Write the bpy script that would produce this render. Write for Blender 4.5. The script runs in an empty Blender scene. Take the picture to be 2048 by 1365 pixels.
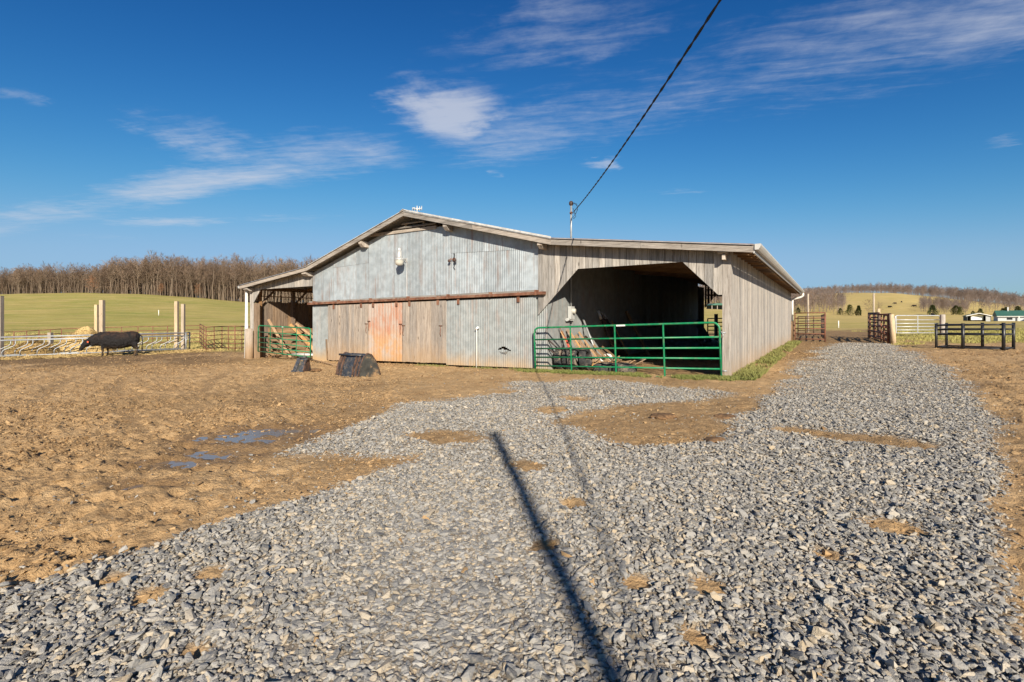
import bpy, bmesh, math, random
import numpy as np
from mathutils import Vector, Matrix, Euler
SC = bpy.context.scene
COL = SC.collection
PI = math.pi
rad = math.radians
rng = np.random.default_rng(7)
random.seed(7)

# ------------------------------------------------------------------ camera, sky, sun, exposure
EYE = 1.4
cam = bpy.data.cameras.new('camera')
cam_o = bpy.data.objects.new('camera', cam)
COL.objects.link(cam_o)
cam.sensor_width = 36
cam.lens = 17.58
cam.shift_y = -0.0208
cam.clip_start = 0.05
cam.clip_end = 8000
cam_o.location = (0, 0, EYE)
cam_o.rotation_euler = (PI / 2, 0, 0)
SC.camera = cam_o

SUN_TO = Vector((0.1391 * math.cos(rad(25.6)), -0.9903 * math.cos(rad(25.6)), math.sin(rad(25.6)))).normalized()
SUN_EL, SUN_AZ = rad(25.6), rad(172)
sun = bpy.data.lights.new('sun', 'SUN')
sun.energy = 5.0
sun.angle = rad(0.42)
sun.color = (1.0, 0.90, 0.745)
sun_o = bpy.data.objects.new('sun', sun)
COL.objects.link(sun_o)
sun_o.rotation_euler = SUN_TO.to_track_quat('Z', 'Y').to_euler()
sun_o.location = (0, 0, 30)

SC.view_settings.view_transform = 'Standard'
SC.view_settings.look = 'None'
SC.view_settings.exposure = 0.72
SC.view_settings.gamma = 1
SC.view_settings.use_curve_mapping = False


class NT:
    """small helper for node trees"""
    def __init__(self, tree):
        self.t = tree
        self.n = tree.nodes
        self.l = tree.links

    def node(self, kind, **kw):
        x = self.n.new(kind)
        for k, v in kw.items():
            setattr(x, k, v)
        return x

    def put(self, sock, v):
        if isinstance(v, bpy.types.NodeSocket):
            self.l.new(v, sock)
        else:
            sock.default_value = v

    def m(self, op, a, b=0.0, c=None, clamp=False):
        x = self.node('ShaderNodeMath', operation=op)
        x.use_clamp = clamp
        self.put(x.inputs[0], a)
        self.put(x.inputs[1], b)
        if c is not None:
            self.put(x.inputs[2], c)
        return x.outputs[0]

    def mix(self, f, a, b, blend='MIX'):
        x = self.node('ShaderNodeMix', data_type='RGBA', blend_type=blend)
        self.put(x.inputs[0], f)
        self.put(x.inputs[6], a if isinstance(a, bpy.types.NodeSocket) else (*a, 1))
        self.put(x.inputs[7], b if isinstance(b, bpy.types.NodeSocket) else (*b, 1))
        return x.outputs[2]

    def ramp(self, f, stops, interp='LINEAR'):
        x = self.node('ShaderNodeValToRGB')
        x.color_ramp.interpolation = interp
        e = x.color_ramp.elements
        while len(e) < len(stops):
            e.new(0.5)
        for i, (p, c) in enumerate(stops):
            e[i].position = p
            e[i].color = (c, c, c, 1) if isinstance(c, (int, float)) else (*c, 1)
        self.put(x.inputs[0], f)
        return x.outputs[0]

    def step(self, f, lo, hi):
        x = self.node('ShaderNodeMapRange', interpolation_type='SMOOTHSTEP')
        self.put(x.inputs[0], f)
        x.inputs[1].default_value = lo
        x.inputs[2].default_value = hi
        return x.outputs[0]

    def noise(self, vec, scale, detail=4, rough=0.55, dim='3D', dist=0.0):
        x = self.node('ShaderNodeTexNoise', noise_dimensions=dim)
        if vec is not None:
            self.put(x.inputs['Vector'], vec)
        x.inputs['Scale'].default_value = scale
        x.inputs['Detail'].default_value = detail
        x.inputs['Roughness'].default_value = rough
        x.inputs['Distortion'].default_value = dist
        return x.outputs[0]

    def vmul(self, v, s):
        x = self.node('ShaderNodeVectorMath', operation='MULTIPLY')
        self.put(x.inputs[0], v)
        x.inputs[1].default_value = s
        return x.outputs[0]

    def xyz(self, x=0.0, y=0.0, z=0.0):
        c = self.node('ShaderNodeCombineXYZ')
        for i, q in enumerate((x, y, z)):
            self.put(c.inputs[i], q)
        return c.outputs[0]

    def sep(self, v):
        c = self.node('ShaderNodeSeparateXYZ')
        self.put(c.inputs[0], v)
        return c.outputs


def make_world():
    w = bpy.data.worlds.new('World')
    SC.world = w
    w.use_nodes = True
    g = NT(w.node_tree)
    g.n.clear()
    out = g.node('ShaderNodeOutputWorld')
    bg = g.node('ShaderNodeBackground')
    g.l.new(bg.outputs[0], out.inputs[0])
    sky = g.node('ShaderNodeTexSky', sky_type='NISHITA')
    sky.sun_disc = False
    sky.sun_elevation = SUN_EL
    sky.sun_rotation = SUN_AZ
    sky.altitude = 450
    sky.air_density = 1.0
    sky.dust_density = 0.6
    sky.ozone_density = 3.0
    hs = g.node('ShaderNodeHueSaturation')
    hs.inputs['Saturation'].default_value = 1.12
    hs.inputs['Value'].default_value = 0.95
    g.l.new(sky.outputs[0], hs.inputs['Color'])
    skyc = g.mix(1.0, hs.outputs[0], (0.74, 0.95, 0.96), 'MULTIPLY')
    # contrast of the clear winter sky: steeper falloff per channel, highlights held
    sc_ = g.node('ShaderNodeSeparateColor')
    g.l.new(skyc, sc_.inputs[0])
    cc_ = g.node('ShaderNodeCombineColor')
    for k, (ref, ex, gain, cap) in enumerate(((1.85, 2.1, 1.9, 2.5), (3.9, 1.55, 4.2, 4.3), (5.5, 1.35, 6.6, 6.6))):
        v_ = g.m('MULTIPLY', g.m('POWER', g.m('DIVIDE', sc_.outputs[k], ref), ex), gain)
        soft = g.m('POWER', g.m('ADD', 1.0, g.m('POWER', g.m('DIVIDE', v_, cap), 3.0)), 1 / 3.0)
        g.l.new(g.m('DIVIDE', v_, soft), cc_.inputs[k])
    skyc = cc_.outputs[0]
    # thin cirrus on a flat cloud layer: direction projected to that layer
    tc = g.node('ShaderNodeTexCoord')
    x, y, z = g.sep(tc.outputs['Generated'])
    zz = g.m('MAXIMUM', z, 0.03)
    X = g.m('DIVIDE', x, zz)
    Y = g.m('DIVIDE', y, zz)
    warp = g.noise(g.xyz(X, Y), 1.4, 3, 0.5)
    wv = g.m('MULTIPLY', g.m('SUBTRACT', warp, 0.5), 0.7)
    warp2 = g.noise(g.xyz(X, Y, 7.3), 4.0, 4, 0.6)
    wv2 = g.m('MULTIPLY', g.m('SUBTRACT', warp2, 0.5), 0.5)

    def blob(cx, cy, rx, ry, amp, ang=0.0):
        dx = g.m('SUBTRACT', g.m('ADD', X, wv2), cx)
        dy = g.m('SUBTRACT', g.m('ADD', Y, g.m('MULTIPLY', wv2, 0.8)), cy)
        ca, sa = math.cos(ang), math.sin(ang)
        a = g.m('DIVIDE', g.m('ADD', g.m('MULTIPLY', dx, ca), g.m('MULTIPLY', dy, sa)), rx)
        b = g.m('DIVIDE', g.m('SUBTRACT', g.m('MULTIPLY', dy, ca), g.m('MULTIPLY', dx, sa)), ry)
        r2 = g.m('ADD', g.m('MULTIPLY', a, a), g.m('MULTIPLY', b, b))
        return g.m('MULTIPLY', g.m('POWER', 2.718, g.m('MULTIPLY', r2, -1.0)), amp)
    along = g.m('SUBTRACT', g.m('MULTIPLY', X, 0.887), g.m('MULTIPLY', Y, 0.461))
    across = g.m('ADD', g.m('MULTIPLY', X, 0.461), g.m('MULTIPLY', Y, 0.887))
    # two long bands: one low on the left, one running up to the right
    d = g.m('SUBTRACT', g.m('ADD', across, g.m('MULTIPLY', wv, 0.35)), 2.2)
    band = g.m('MULTIPLY', g.m('POWER', 2.718, g.m('MULTIPLY', g.m('MULTIPLY', d, d), -9.0)), g.step(along, -1.5, -2.2))
    across2 = g.m('ADD', g.m('MULTIPLY', X, 0.592), g.m('MULTIPLY', Y, 0.806))
    along2 = g.m('SUBTRACT', g.m('MULTIPLY', X, 0.806), g.m('MULTIPLY', Y, 0.592))
    d2 = g.m('SUBTRACT', g.m('ADD', across2, g.m('MULTIPLY', wv, 0.3)), 2.28)
    band2 = g.m('MULTIPLY', g.m('POWER', 2.718, g.m('MULTIPLY', g.m('MULTIPLY', d2, d2), -5.5)), g.step(along2, -2.7, -1.5))
    band = g.m('MAXIMUM', band, g.m('MULTIPLY', band2, 0.85))
    lump = g.step(g.noise(g.xyz(g.m('MULTIPLY', along, 0.55), g.m('MULTIPLY', across, 0.8), 3.1), 1.3, 2, 0.5), 0.33, 0.62)
    band = g.m('MULTIPLY', band, g.m('ADD', 0.42, g.m('MULTIPLY', lump, 0.4)))
    total = band
    for a in ((-0.29, 2.47, 0.25, 0.36, 1.15, 0.0), (-1.75, 2.9, 0.32, 0.5, 0.55, 0.3), (-3.55, 5.12, 0.75, 0.26, 0.75, -0.15),
              (-2.3, 4.95, 0.8, 0.25, 0.35, -0.2), (0.57, 3.17, 0.11, 0.14, 0.75, 0), (-0.12, 3.41, 0.07, 0.1, 0.45, 0),
              (1.27, 3.89, 0.3, 0.12, 0.35, 0), (-2.22, 2.22, 0.13, 0.12, 0.4, 0), (2.75, 2.8, 0.1, 0.1, 0.35, 0),
              (0.15, 1.75, 0.45, 0.25, 0.42, -0.35), (-4.9, 6.0, 0.6, 0.4, 0.3, 0)):
        total = g.m('MAXIMUM', total, blob(*a))
    # faint scattered wisps over the rest of the sky
    wis = g.step(g.noise(g.xyz(g.m('MULTIPLY', along, 0.35), g.m('MULTIPLY', across, 0.9), 11.0), 1.1, 4, 0.6), 0.6, 0.9)
    total = g.m('MAXIMUM', total, g.m('MULTIPLY', wis, 0.25))
    # feathered streaks
    a2 = g.m('ADD', g.m('MULTIPLY', X, 0.97), g.m('MULTIPLY', Y, -0.24))
    b2 = g.m('ADD', g.m('MULTIPLY', X, 0.24), g.m('MULTIPLY', Y, 0.97))
    st = g.noise(g.xyz(g.m('MULTIPLY', a2, 1.6), g.m('MULTIPLY', g.m('ADD', b2, g.m('MULTIPLY', wv, 0.2)), 7.0)), 2.0, 8, 0.62, dist=0.4)
    fine = g.noise(g.xyz(X, Y, 2.0), 9.0, 7, 0.65)
    tex = g.m('ADD', g.m('MULTIPLY', st, 0.65), g.m('MULTIPLY', fine, 0.35))
    dens = g.m('SUBTRACT', g.m('ADD', total, g.m('MULTIPLY', tex, 1.15)), 0.78)
    dens = g.m('MULTIPLY', g.step(dens, -0.05, 0.85), g.step(total, 0.02, 0.3))
    dens = g.m('MULTIPLY', dens, g.step(z, 0.05, 0.2))
    dens = g.m('MULTIPLY', dens, 0.68)
    col = g.mix(dens, skyc, (5.3, 5.5, 6.1))
    g.l.new(col, bg.inputs[0])
    bg.inputs[1].default_value = 0.075


make_world()

# ------------------------------------------------------------------ numeric helpers
def hash2(ix, iy, seed):
    h = (ix.astype(np.int64) * 374761393 + iy.astype(np.int64) * 668265263 + seed * 974711) & 0xFFFFFFFF
    h = ((h ^ (h >> 13)) * 1274126177) & 0xFFFFFFFF
    h = ((h ^ (h >> 16)) * 2246822519) & 0xFFFFFFFF
    return ((h ^ (h >> 15)) & 0xFFFFFF) / float(0xFFFFFF)


def vnoise(x, y, seed=0):
    ix, iy = np.floor(x), np.floor(y)
    fx, fy = x - ix, y - iy
    fx = fx * fx * fx * (fx * (fx * 6 - 15) + 10)
    fy = fy * fy * fy * (fy * (fy * 6 - 15) + 10)
    ix, iy = ix.astype(np.int64), iy.astype(np.int64)
    a, b = hash2(ix, iy, seed), hash2(ix + 1, iy, seed)
    c, d = hash2(ix, iy + 1, seed), hash2(ix + 1, iy + 1, seed)
    return (a * (1 - fx) + b * fx) * (1 - fy) + (c * (1 - fx) + d * fx) * fy


def fbm(x, y, octv=4, seed=0, gain=0.5):
    s, a, tot = 0, 1.0, 0
    for o in range(octv):
        s = s + a * vnoise(x * 2 ** o + 17.3 * o, y * 2 ** o - 9.1 * o, seed + o)
        tot += a
        a *= gain
    return s / tot


def sstep(x, lo, hi):
    t = np.clip((x - lo) / (hi - lo), 0, 1)
    return t * t * (3 - 2 * t)


# ------------------------------------------------------------------ terrain
TPX = np.array([-700, -200, 0, 250, 400, 500, 640, 1000, 1450, 1600, 1700, 1800, 1900, 2048, 2400, 2900], float)
TD = np.array([60, 100, 150, 200, 260, 400, 550, 700, 1000, 2500], float)
TZ = np.array([
    [0.3, 2.4, 6.3, 10.6, 15.0, 16.5, 17, 17, 17, 17],
    [0.3, 2.4, 6.3, 10.6, 15.0, 16.5, 17, 17, 17, 17],
    [0.3, 2.4, 6.3, 10.6, 15.0, 16.5, 17, 17, 17, 17],
    [0.3, 2.5, 6.4, 10.8, 15.3, 16.5, 17, 17, 17, 17],
    [0.3, 2.4, 6.0, 9.6, 12.8, 14, 15, 16, 17, 17],
    [0.3, 2.2, 5.2, 8.0, 10.4, 12, 13, 15, 17, 17],
    [0.2, 1.8, 4.5, 7.0, 9.0, 11, 13, 15, 17, 17],
    [0.1, 1.2, 3.5, 6.0, 8.5, 13, 20, 30, 32, 32],
    [0.2, 1.2, 3.5, 6.2, 9.0, 16, 28, 40, 42, 40],
    [0.3, 0.7, 1.8, 3.6, 6.5, 16, 27, 37, 38, 36],
    [0.4, 0.7, 1.7, 3.4, 5.6, 15.5, 29.5, 40, 41, 38],
    [0.5, 0.7, 1.4, 2.8, 5.2, 17, 31, 38, 39, 36],
    [0.5, 0.7, 1.1, 2.4, 5.0, 13, 24, 30, 31, 30],
    [0.6, 0.7, 0.9, 1.9, 3.6, 9.5, 16.5, 20, 22, 22],
    [0.8, 0.8, 0.9, 1.8, 3.4, 8, 12, 15, 17, 17],
    [0.8, 0.8, 0.9, 1.8, 3.4, 8, 12, 15, 17, 17]])
_gt = np.linspace(-1.4, 1.4, 169)
_gd = np.linspace(math.log(20), math.log(3500), 200)


def _mk():
    tt = (TPX - 1024) / 1000
    td = np.log(TD)
    G = np.zeros((len(_gt), len(_gd)))
    for j, dd in enumerate(_gd):
        D = math.exp(dd)
        colz = []
        for i in range(len(tt)):
            t = np.clip(tt[i], -1.4, 1.4)
            p30 = (0.018 * t - 0.0065) * min(D, 34)
            zz = np.interp(dd, np.concatenate(([math.log(34)], td)), np.concatenate(([(0.018 * t - 0.0065) * 34], TZ[i])))
            colz.append(p30 if D <= 34 else zz)
        G[:, j] = np.interp(_gt, tt, colz)
    k = np.exp(-np.linspace(-2, 2, 13) ** 2)
    k /= k.sum()
    pad = np.pad(G, ((6, 6), (6, 6)), 'edge')
    pad = np.apply_along_axis(lambda r: np.convolve(r, k, 'valid'), 1, pad)
    pad = np.apply_along_axis(lambda r: np.convolve(r, k, 'valid'), 0, pad)
    return pad


_G = _mk()


def base_z(x, y):
    x, y = np.atleast_1d(np.asarray(x, float)), np.atleast_1d(np.asarray(y, float))
    D = np.maximum(y, np.abs(x) / 1.4)
    t = np.clip(x / np.maximum(y, 1e-3), -1.4, 1.4)
    D = np.maximum(D, 1e-3)
    plane = 0.018 * np.clip(x, -60, 60) - 0.0065 * np.clip(y, -200, 60)
    fi = np.clip((t + 1.4) / 2.8 * (len(_gt) - 1), 0, len(_gt) - 1.001)
    fj = np.clip((np.log(D) - _gd[0]) / (_gd[-1] - _gd[0]) * (len(_gd) - 1), 0, len(_gd) - 1.001)
    i, j = fi.astype(int), fj.astype(int)
    a, b = fi - i, fj - j
    g = (_G[i, j] * (1 - a) + _G[i + 1, j] * a) * (1 - b) + (_G[i, j + 1] * (1 - a) + _G[i + 1, j + 1] * a) * b
    w = sstep(D, 26, 36)
    return plane * (1 - w) + g * w


def bz(x, y):
    return float(base_z(x, y)[0])


def at_ground(px, py):
    """ground point seen at a photo pixel on the yard plane"""
    t, q = (px - 1024) / 1000, (py - 640) / 1000
    y = EYE / (q + 0.018 * t - 0.0065)
    return (t * y, y)


def at_depth(px, y):
    return ((px - 1024) / 1000 * y, y)


BARN_C = (5.22, 11.97)
BARN_ROT = rad(-32.5)
_cr, _sr = math.cos(BARN_ROT), math.sin(BARN_ROT)


def barn_xy(s, w):
    x, y = -s, w
    return (BARN_C[0] + x * _cr - y * _sr, BARN_C[1] + x * _sr + y * _cr)


def to_barn(x, y):
    dx, dy = x - BARN_C[0], y - BARN_C[1]
    return -(dx * _cr + dy * _sr), -dx * _sr + dy * _cr


def poly_sd(poly, x, y):
    """signed distance, positive inside"""
    P = np.array(poly, float)
    inside = np.zeros(x.shape, bool)
    dist = np.full(x.shape, 1e9)
    n = len(P)
    for k in range(n):
        x0, y0 = P[k]
        x1, y1 = P[(k + 1) % n]
        cond = ((y0 > y) != (y1 > y)) & (x < (x1 - x0) * (y - y0) / (y1 - y0 + 1e-12) + x0)
        inside ^= cond
        ex, ey = x1 - x0, y1 - y0
        u = np.clip(((x - x0) * ex + (y - y0) * ey) / (ex * ex + ey * ey + 1e-12), 0, 1)
        dist = np.minimum(dist, np.hypot(x - x0 - u * ex, y - y0 - u * ey))
    return np.where(inside, dist, -dist)


MAIN_PX = [(0, 1190), (250, 1125), (450, 1050), (600, 1000), (760, 955), (870, 915), (950, 893), (1000, 880), (1090, 852), (1150, 875),
           (1230, 893), (1330, 905), (1440, 890), (1480, 870), (1500, 835), (1560, 795), (1620, 740), (1650, 697), (1690, 687), (1770, 688),
           (1850, 725), (1920, 790), (1965, 880), (1985, 1000), (1965, 1100), (2000, 1200), (2040, 1330)]
MAIN = [at_ground(*p) for p in MAIN_PX] + [(2.6, -7), (-7, -7), (-4.6, 0.6)]
TONGUE = [at_ground(*p) for p in [(590, 903), (640, 885), (700, 860), (830, 815), (960, 795), (1060, 767), (1200, 764), (1440, 785),
                                  (1380, 800), (1200, 806), (1130, 830), (1090, 852), (1000, 880), (950, 893), (830, 906), (720, 912)]]
BARE = [(1060, 935, 0.22), (1800, 1055, 0.2), (1580, 862, 0.3), (1640, 868, 0.3), (1700, 874, 0.3), (1770, 882, 0.3), (1830, 890, 0.3), (1000, 785, 0.5),
        (1420, 1180, 0.09), (1090, 1095, 0.1), (300, 1190, 0.1), (1150, 800, 0.35), (420, 1150, 0.08), (1280, 1170, 0.1), (1150, 1010, 0.1), (230, 1160, 0.1),
        (1660, 1110, 0.12), (380, 1310, 0.1), (1400, 1280, 0.12), (1100, 820, 0.4), (900, 875, 0.5)]


def gravel_mask(x, y):
    sd = np.maximum(poly_sd(MAIN, x, y), poly_sd(TONGUE, x, y))
    sc = np.clip(np.abs(y) / 6, 0.35, 2.2)
    n = (fbm(x * 1.1, y * 1.1, 4, 31) - 0.5) * 1.1
    g = sstep(sd / sc + n * 0.55, -0.30, 0.16)
    for (px, py, r) in BARE:
        cx, cy = at_ground(px, py)
        d = np.hypot(x - cx, (y - cy)) / r + (fbm(x * 3, y * 3, 3, 5) - 0.5) * 1.2
        g = g * sstep(d, 0.55, 1.25)
    return g


PUDDLES = [(500, 874, 0.62, 0.32), (440, 905, 0.42, 0.16), (372, 925, 0.42, 0.16), (290, 970, 0.28, 0.09), (545, 858, 0.6, 0.2)]
PUD_Z = {}


def masks(x, y):
    """grass, gravel, dark mud, straw, wet"""
    s, w = to_barn(x, y)
    nb = fbm(x * 0.25, y * 0.25, 4, 11)
    n2 = fbm(x * 0.8, y * 0.8, 4, 12)
    # pasture boundary
    lim = np.where(x < -6, 31.0 + (x + 20) * -0.22, 43.0)
    t = x / np.maximum(y, 0.5)
    lim = np.where((x > 6), np.where(t > 0.76, 24.5, 50.0), lim)
    grass = sstep((y - lim) / np.where(x > 6, np.where(t > 0.76, 5.0, 9.0), 1.6) + (n2 - 0.5) * 2.4, -0.5, 0.9)
    grass = np.where((y < 0), sstep(-y, 25, 60), grass)
    grass = np.maximum(grass, sstep(np.abs(x), 45, 70))
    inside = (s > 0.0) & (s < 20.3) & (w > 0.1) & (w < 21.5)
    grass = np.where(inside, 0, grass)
    near = (np.abs(y) < 45) & (np.abs(x) < 45)
    gravel = np.zeros(x.shape)
    if near.any():
        gravel[near] = gravel_mask(x[near], y[near])
    dark = sstep(-(x + 8.0), 0, 6) * sstep(y, 15.5, 21) * (1 - sstep(y, 30, 34)) * sstep(nb + n2 * 0.4, 0.42, 0.75)
    d2 = np.hypot((x - at_ground(525, 805)[0]) / 0.7, (y - at_ground(525, 805)[1]) / 0.35)
    dark = np.maximum(dark, 0.75 * (1 - sstep(d2 + (n2 - .5), 0.5, 1.3)))
    dark = np.maximum(dark, sstep(fbm(x * 0.35, y * 0.5, 5, 44), 0.54, 0.76) * 0.45)
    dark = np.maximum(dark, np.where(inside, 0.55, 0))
    # trampled ground at the gap by the right-hand panels and along the side wall
    dark = np.maximum(dark, sstep(x, 12, 16) * sstep(y, 23, 27) * (1 - grass) * 0.8)
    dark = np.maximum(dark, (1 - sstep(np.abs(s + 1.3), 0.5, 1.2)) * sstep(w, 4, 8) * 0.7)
    dark = np.maximum(dark, ruts(x, y) * 0.35)
    # straw round the feeder
    ax, ay, bx, by = -28.5, 25.6, -18.6, 30.6
    ex, ey = bx - ax, by - ay
    u = np.clip(((x - ax) * ex + (y - ay) * ey) / (ex * ex + ey * ey), 0, 1)
    ds = np.hypot(x - ax - u * ex, y - ay - u * ey)
    straw = 1 - sstep(ds + (n2 - 0.5) * 1.6, 1.0, 1.9)
    wet = np.zeros(x.shape)
    for (px, py, rx, ry) in PUDDLES:
        cx, cy = at_ground(px, py)
        wet = np.maximum(wet, 1 - sstep(np.hypot((x - cx) / (rx * 2.1), (y - cy) / (ry * 2.4)), 0.55, 1.1))
    return grass, gravel, dark, straw, wet


def ruts(x, y):
    """two pairs of old wheel tracks across the dirt"""
    r = np.zeros(x.shape)
    for (c0, k, y0, y1, off) in ((-2.9, -0.43, 4.2, 19, 0.0), (-4.4, -0.72, 5.0, 17, 0.3)):
        cx = c0 + k * (y - 4.5) + 0.5 * np.sin(y * 0.35 + off)
        for sg in (-0.8, 0.8):
            d = np.abs(x - cx - sg) + (fbm(x * 1.4, y * 1.4, 3, 91) - 0.5) * 0.28
            r = np.maximum(r, (1 - sstep(d, 0.08, 0.30)) * sstep(y, y0, y0 + 2) * (1 - sstep(y, y1 - 3, y1)))
    return r * sstep(fbm(x * 0.5, y * 0.5, 3, 92), 0.35, 0.55)


def micro(x, y, grass, gravel, wet):
    r = np.hypot(x, y)
    f = 1 - sstep(r, 30, 60)
    dirt = (1 - grass) * (1 - gravel)
    big = fbm(x * 0.9, y * 0.9, 3, 61) - 0.5
    med = fbm(x * 6.0, y * 6.0, 4, 62, 0.62) - 0.5
    fin = fbm(x * 15, y * 15, 2, 69) - 0.5
    pock = vnoise(x * 7.0 + 3, y * 7.0, 63)
    pock = -sstep(pock, 0.62, 0.9)
    side = 0.45 + 0.75 * sstep(-x, 1.0, 4.5) + 0.5 * sstep(x, 5.5, 8)
    h = big * 0.05 + med * 0.085 * side + fin * 0.06 * side + pock * 0.055 * side
    ru = ruts(x, y) * dirt * f
    h = h * (1 - 0.75 * ru) - 0.03 * ru
    z = f * (dirt * h + gravel * ((fbm(x * 1.7, y * 1.7, 3, 64) - 0.5) * 0.05 + 0.01) + grass * (fbm(x * 1.3, y * 1.3, 4, 66) - 0.5) * 0.12)
    for (px, py, rx, ry) in PUDDLES:
        cx, cy = at_ground(px, py)
        d = np.hypot((x - cx) / (rx * 1.25), (y - cy) / (ry * 1.35))
        dip = (1 - sstep(d, 0.3, 1.25))
        z = z * (1 - 0.6 * dip) - 0.035 * dip
    far = sstep(r, 45, 120)
    z = z + far * (fbm(x * 0.03, y * 0.03, 4, 67) - 0.5) * np.clip(r * 0.006, 0, 4)
    return z


def ground_z(x, y):
    x, y = np.atleast_1d(np.asarray(x, float)), np.atleast_1d(np.asarray(y, float))
    gr, gv, dk, st, we = masks(x, y)
    return base_z(x, y) + micro(x, y, gr, gv, we)


def gz(x, y):
    return float(ground_z(x, y)[0])


# ------------------------------------------------------------------ mesh helpers
def tag(o, label=None, cat=None, group=None, kind=None):
    if label: o['label'] = label
    if cat: o['category'] = cat
    if group: o['group'] = group
    if kind: o['kind'] = kind
    return o


def empty(name, loc=(0, 0, 0), rz=0.0, label=None, cat=None, group=None):
    o = bpy.data.objects.new(name, None)
    o.empty_display_size = 0.2
    COL.objects.link(o)
    o.location = loc
    o.rotation_euler = (0, 0, rz)
    return tag(o, label, cat, group)


def copy_tree(o, parent=None):
    c = o.copy()
    COL.objects.link(c)
    c.parent = parent
    for ch in list(o.children):
        copy_tree(ch, c)
    return c


class MB:
    def __init__(self):
        self.v, self.f, self.sm = [], [], []

    def add(self, vs, fs, smooth=False):
        b = len(self.v)
        self.v += [tuple(q) for q in vs]
        self.f += [tuple(b + i for i in f) for f in fs]
        self.sm += [smooth] * len(fs)
        return self

    def box(self, x0, x1, y0, y1, z0, z1):
        x0, x1 = min(x0, x1), max(x0, x1)
        y0, y1 = min(y0, y1), max(y0, y1)
        z0, z1 = min(z0, z1), max(z0, z1)
        vs = [(x0, y0, z0), (x1, y0, z0), (x1, y1, z0), (x0, y1, z0), (x0, y0, z1), (x1, y0, z1), (x1, y1, z1), (x0, y1, z1)]
        return self.add(vs, [(0, 3, 2, 1), (4, 5, 6, 7), (0, 1, 5, 4), (1, 2, 6, 5), (2, 3, 7, 6), (3, 0, 4, 7)])

    def bar(self, a, b, wx, wy, up=(0, 0, 1)):
        """rectangular bar from a to b; wx across, wy along up"""
        a, b = Vector(a), Vector(b)
        d = (b - a).normalized()
        u = Vector(up)
        sx = d.cross(u)
        if sx.length < 1e-4:
            sx = d.cross(Vector((0, 1, 0)))
        sx.normalize()
        uy = sx.cross(d).normalized()
        vs = []
        for p in (a, b):
            for (i, j) in ((-1, -1), (1, -1), (1, 1), (-1, 1)):
                vs.append(p + sx * (i * wx / 2) + uy * (j * wy / 2))
        return self.add(vs, [(0, 3, 2, 1), (4, 5, 6, 7), (0, 1, 5, 4), (1, 2, 6, 5), (2, 3, 7, 6), (3, 0, 4, 7)])

    def tube(self, pts, r, n=8, caps=True):
        pts = [Vector(p) for p in pts]
        rs = r if isinstance(r, (list, tuple)) else [r] * len(pts)
        vs, fs = [], []
        ref = None
        for i, p in enumerate(pts):
            if i == 0: d = pts[1] - p
            elif i == len(pts) - 1: d = p - pts[i - 1]
            else: d = (pts[i + 1] - p).normalized() + (p - pts[i - 1]).normalized()
            d.normalize()
            if ref is None:
                ref = Vector((0, 0, 1)) if abs(d.z) < 0.9 else Vector((1, 0, 0))
            sx = (ref - d * ref.dot(d)).normalized()
            ref = sx
            sy = d.cross(sx)
            for k in range(n):
                a = 2 * PI * k / n
                vs.append(p + sx * (math.cos(a) * rs[i]) + sy * (math.sin(a) * rs[i]))
        for i in range(len(pts) - 1):
            for k in range(n):
                k2 = (k + 1) % n
                fs.append((i * n + k, i * n + k2, (i + 1) * n + k2, (i + 1) * n + k))
        self.add(vs, fs, True)
        if caps:
            b = len(self.v) - len(vs)
            self.f.append(tuple(b + k for k in range(n))[::-1])
            self.f.append(tuple(b + (len(pts) - 1) * n + k for k in range(n)))
            self.sm += [False, False]
        return self

    def prism(self, poly, axis, a0, a1):
        """extrude a 2D polygon; axis 'x': poly in (y,z); 'y': poly in (x,z); 'z': poly in (x,y)"""
        n = len(poly)
        def pt(p, a):
            return {'x': (a, p[0], p[1]), 'y': (p[0], a, p[1]), 'z': (p[0], p[1], a)}[axis]
        vs = [pt(p, a0) for p in poly] + [pt(p, a1) for p in poly]
        fs = [tuple(range(n)), tuple(range(2 * n - 1, n - 1, -1))]
        for k in range(n):
            k2 = (k + 1) % n
            fs.append((k2, k, n + k, n + k2))
        return self.add(vs, fs)

    def lathe(self, prof, n=16, c=(0, 0, 0)):
        vs, fs = [], []
        for (r, z) in prof:
            for k in range(n):
                a = 2 * PI * k / n
                vs.append((c[0] + r * math.cos(a), c[1] + r * math.sin(a), c[2] + z))
        for i in range(len(prof) - 1):
            for k in range(n):
                k2 = (k + 1) % n
                fs.append((i * n + k, i * n + k2, (i + 1) * n + k2, (i + 1) * n + k))
        return self.add(vs, fs, True)

    def mesh(self, name, mat=None):
        me = bpy.data.meshes.new(name)
        me.from_pydata(self.v, [], self.f)
        me.polygons.foreach_set('use_smooth', self.sm)
        if mat: me.materials.append(mat)
        me.update()
        return me

    def build(self, name, mat, parent=None, center=True, fix=True):
        off = Vector((0, 0, 0))
        if center and self.v:
            A = np.array(self.v)
            lo, hi = A.min(0), A.max(0)
            off = Vector(((lo[0] + hi[0]) / 2, (lo[1] + hi[1]) / 2, lo[2]))
            self.v = [tuple(q) for q in (A - np.array(off))]
        me = self.mesh(name, mat)
        if fix:
            bm = bmesh.new()
            bm.from_mesh(me)
            bmesh.ops.recalc_face_normals(bm, faces=bm.faces)
            bm.to_mesh(me)
            bm.free()
        o = bpy.data.objects.new(name, me)
        COL.objects.link(o)
        o.location = off
        o.parent = parent
        return o


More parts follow.
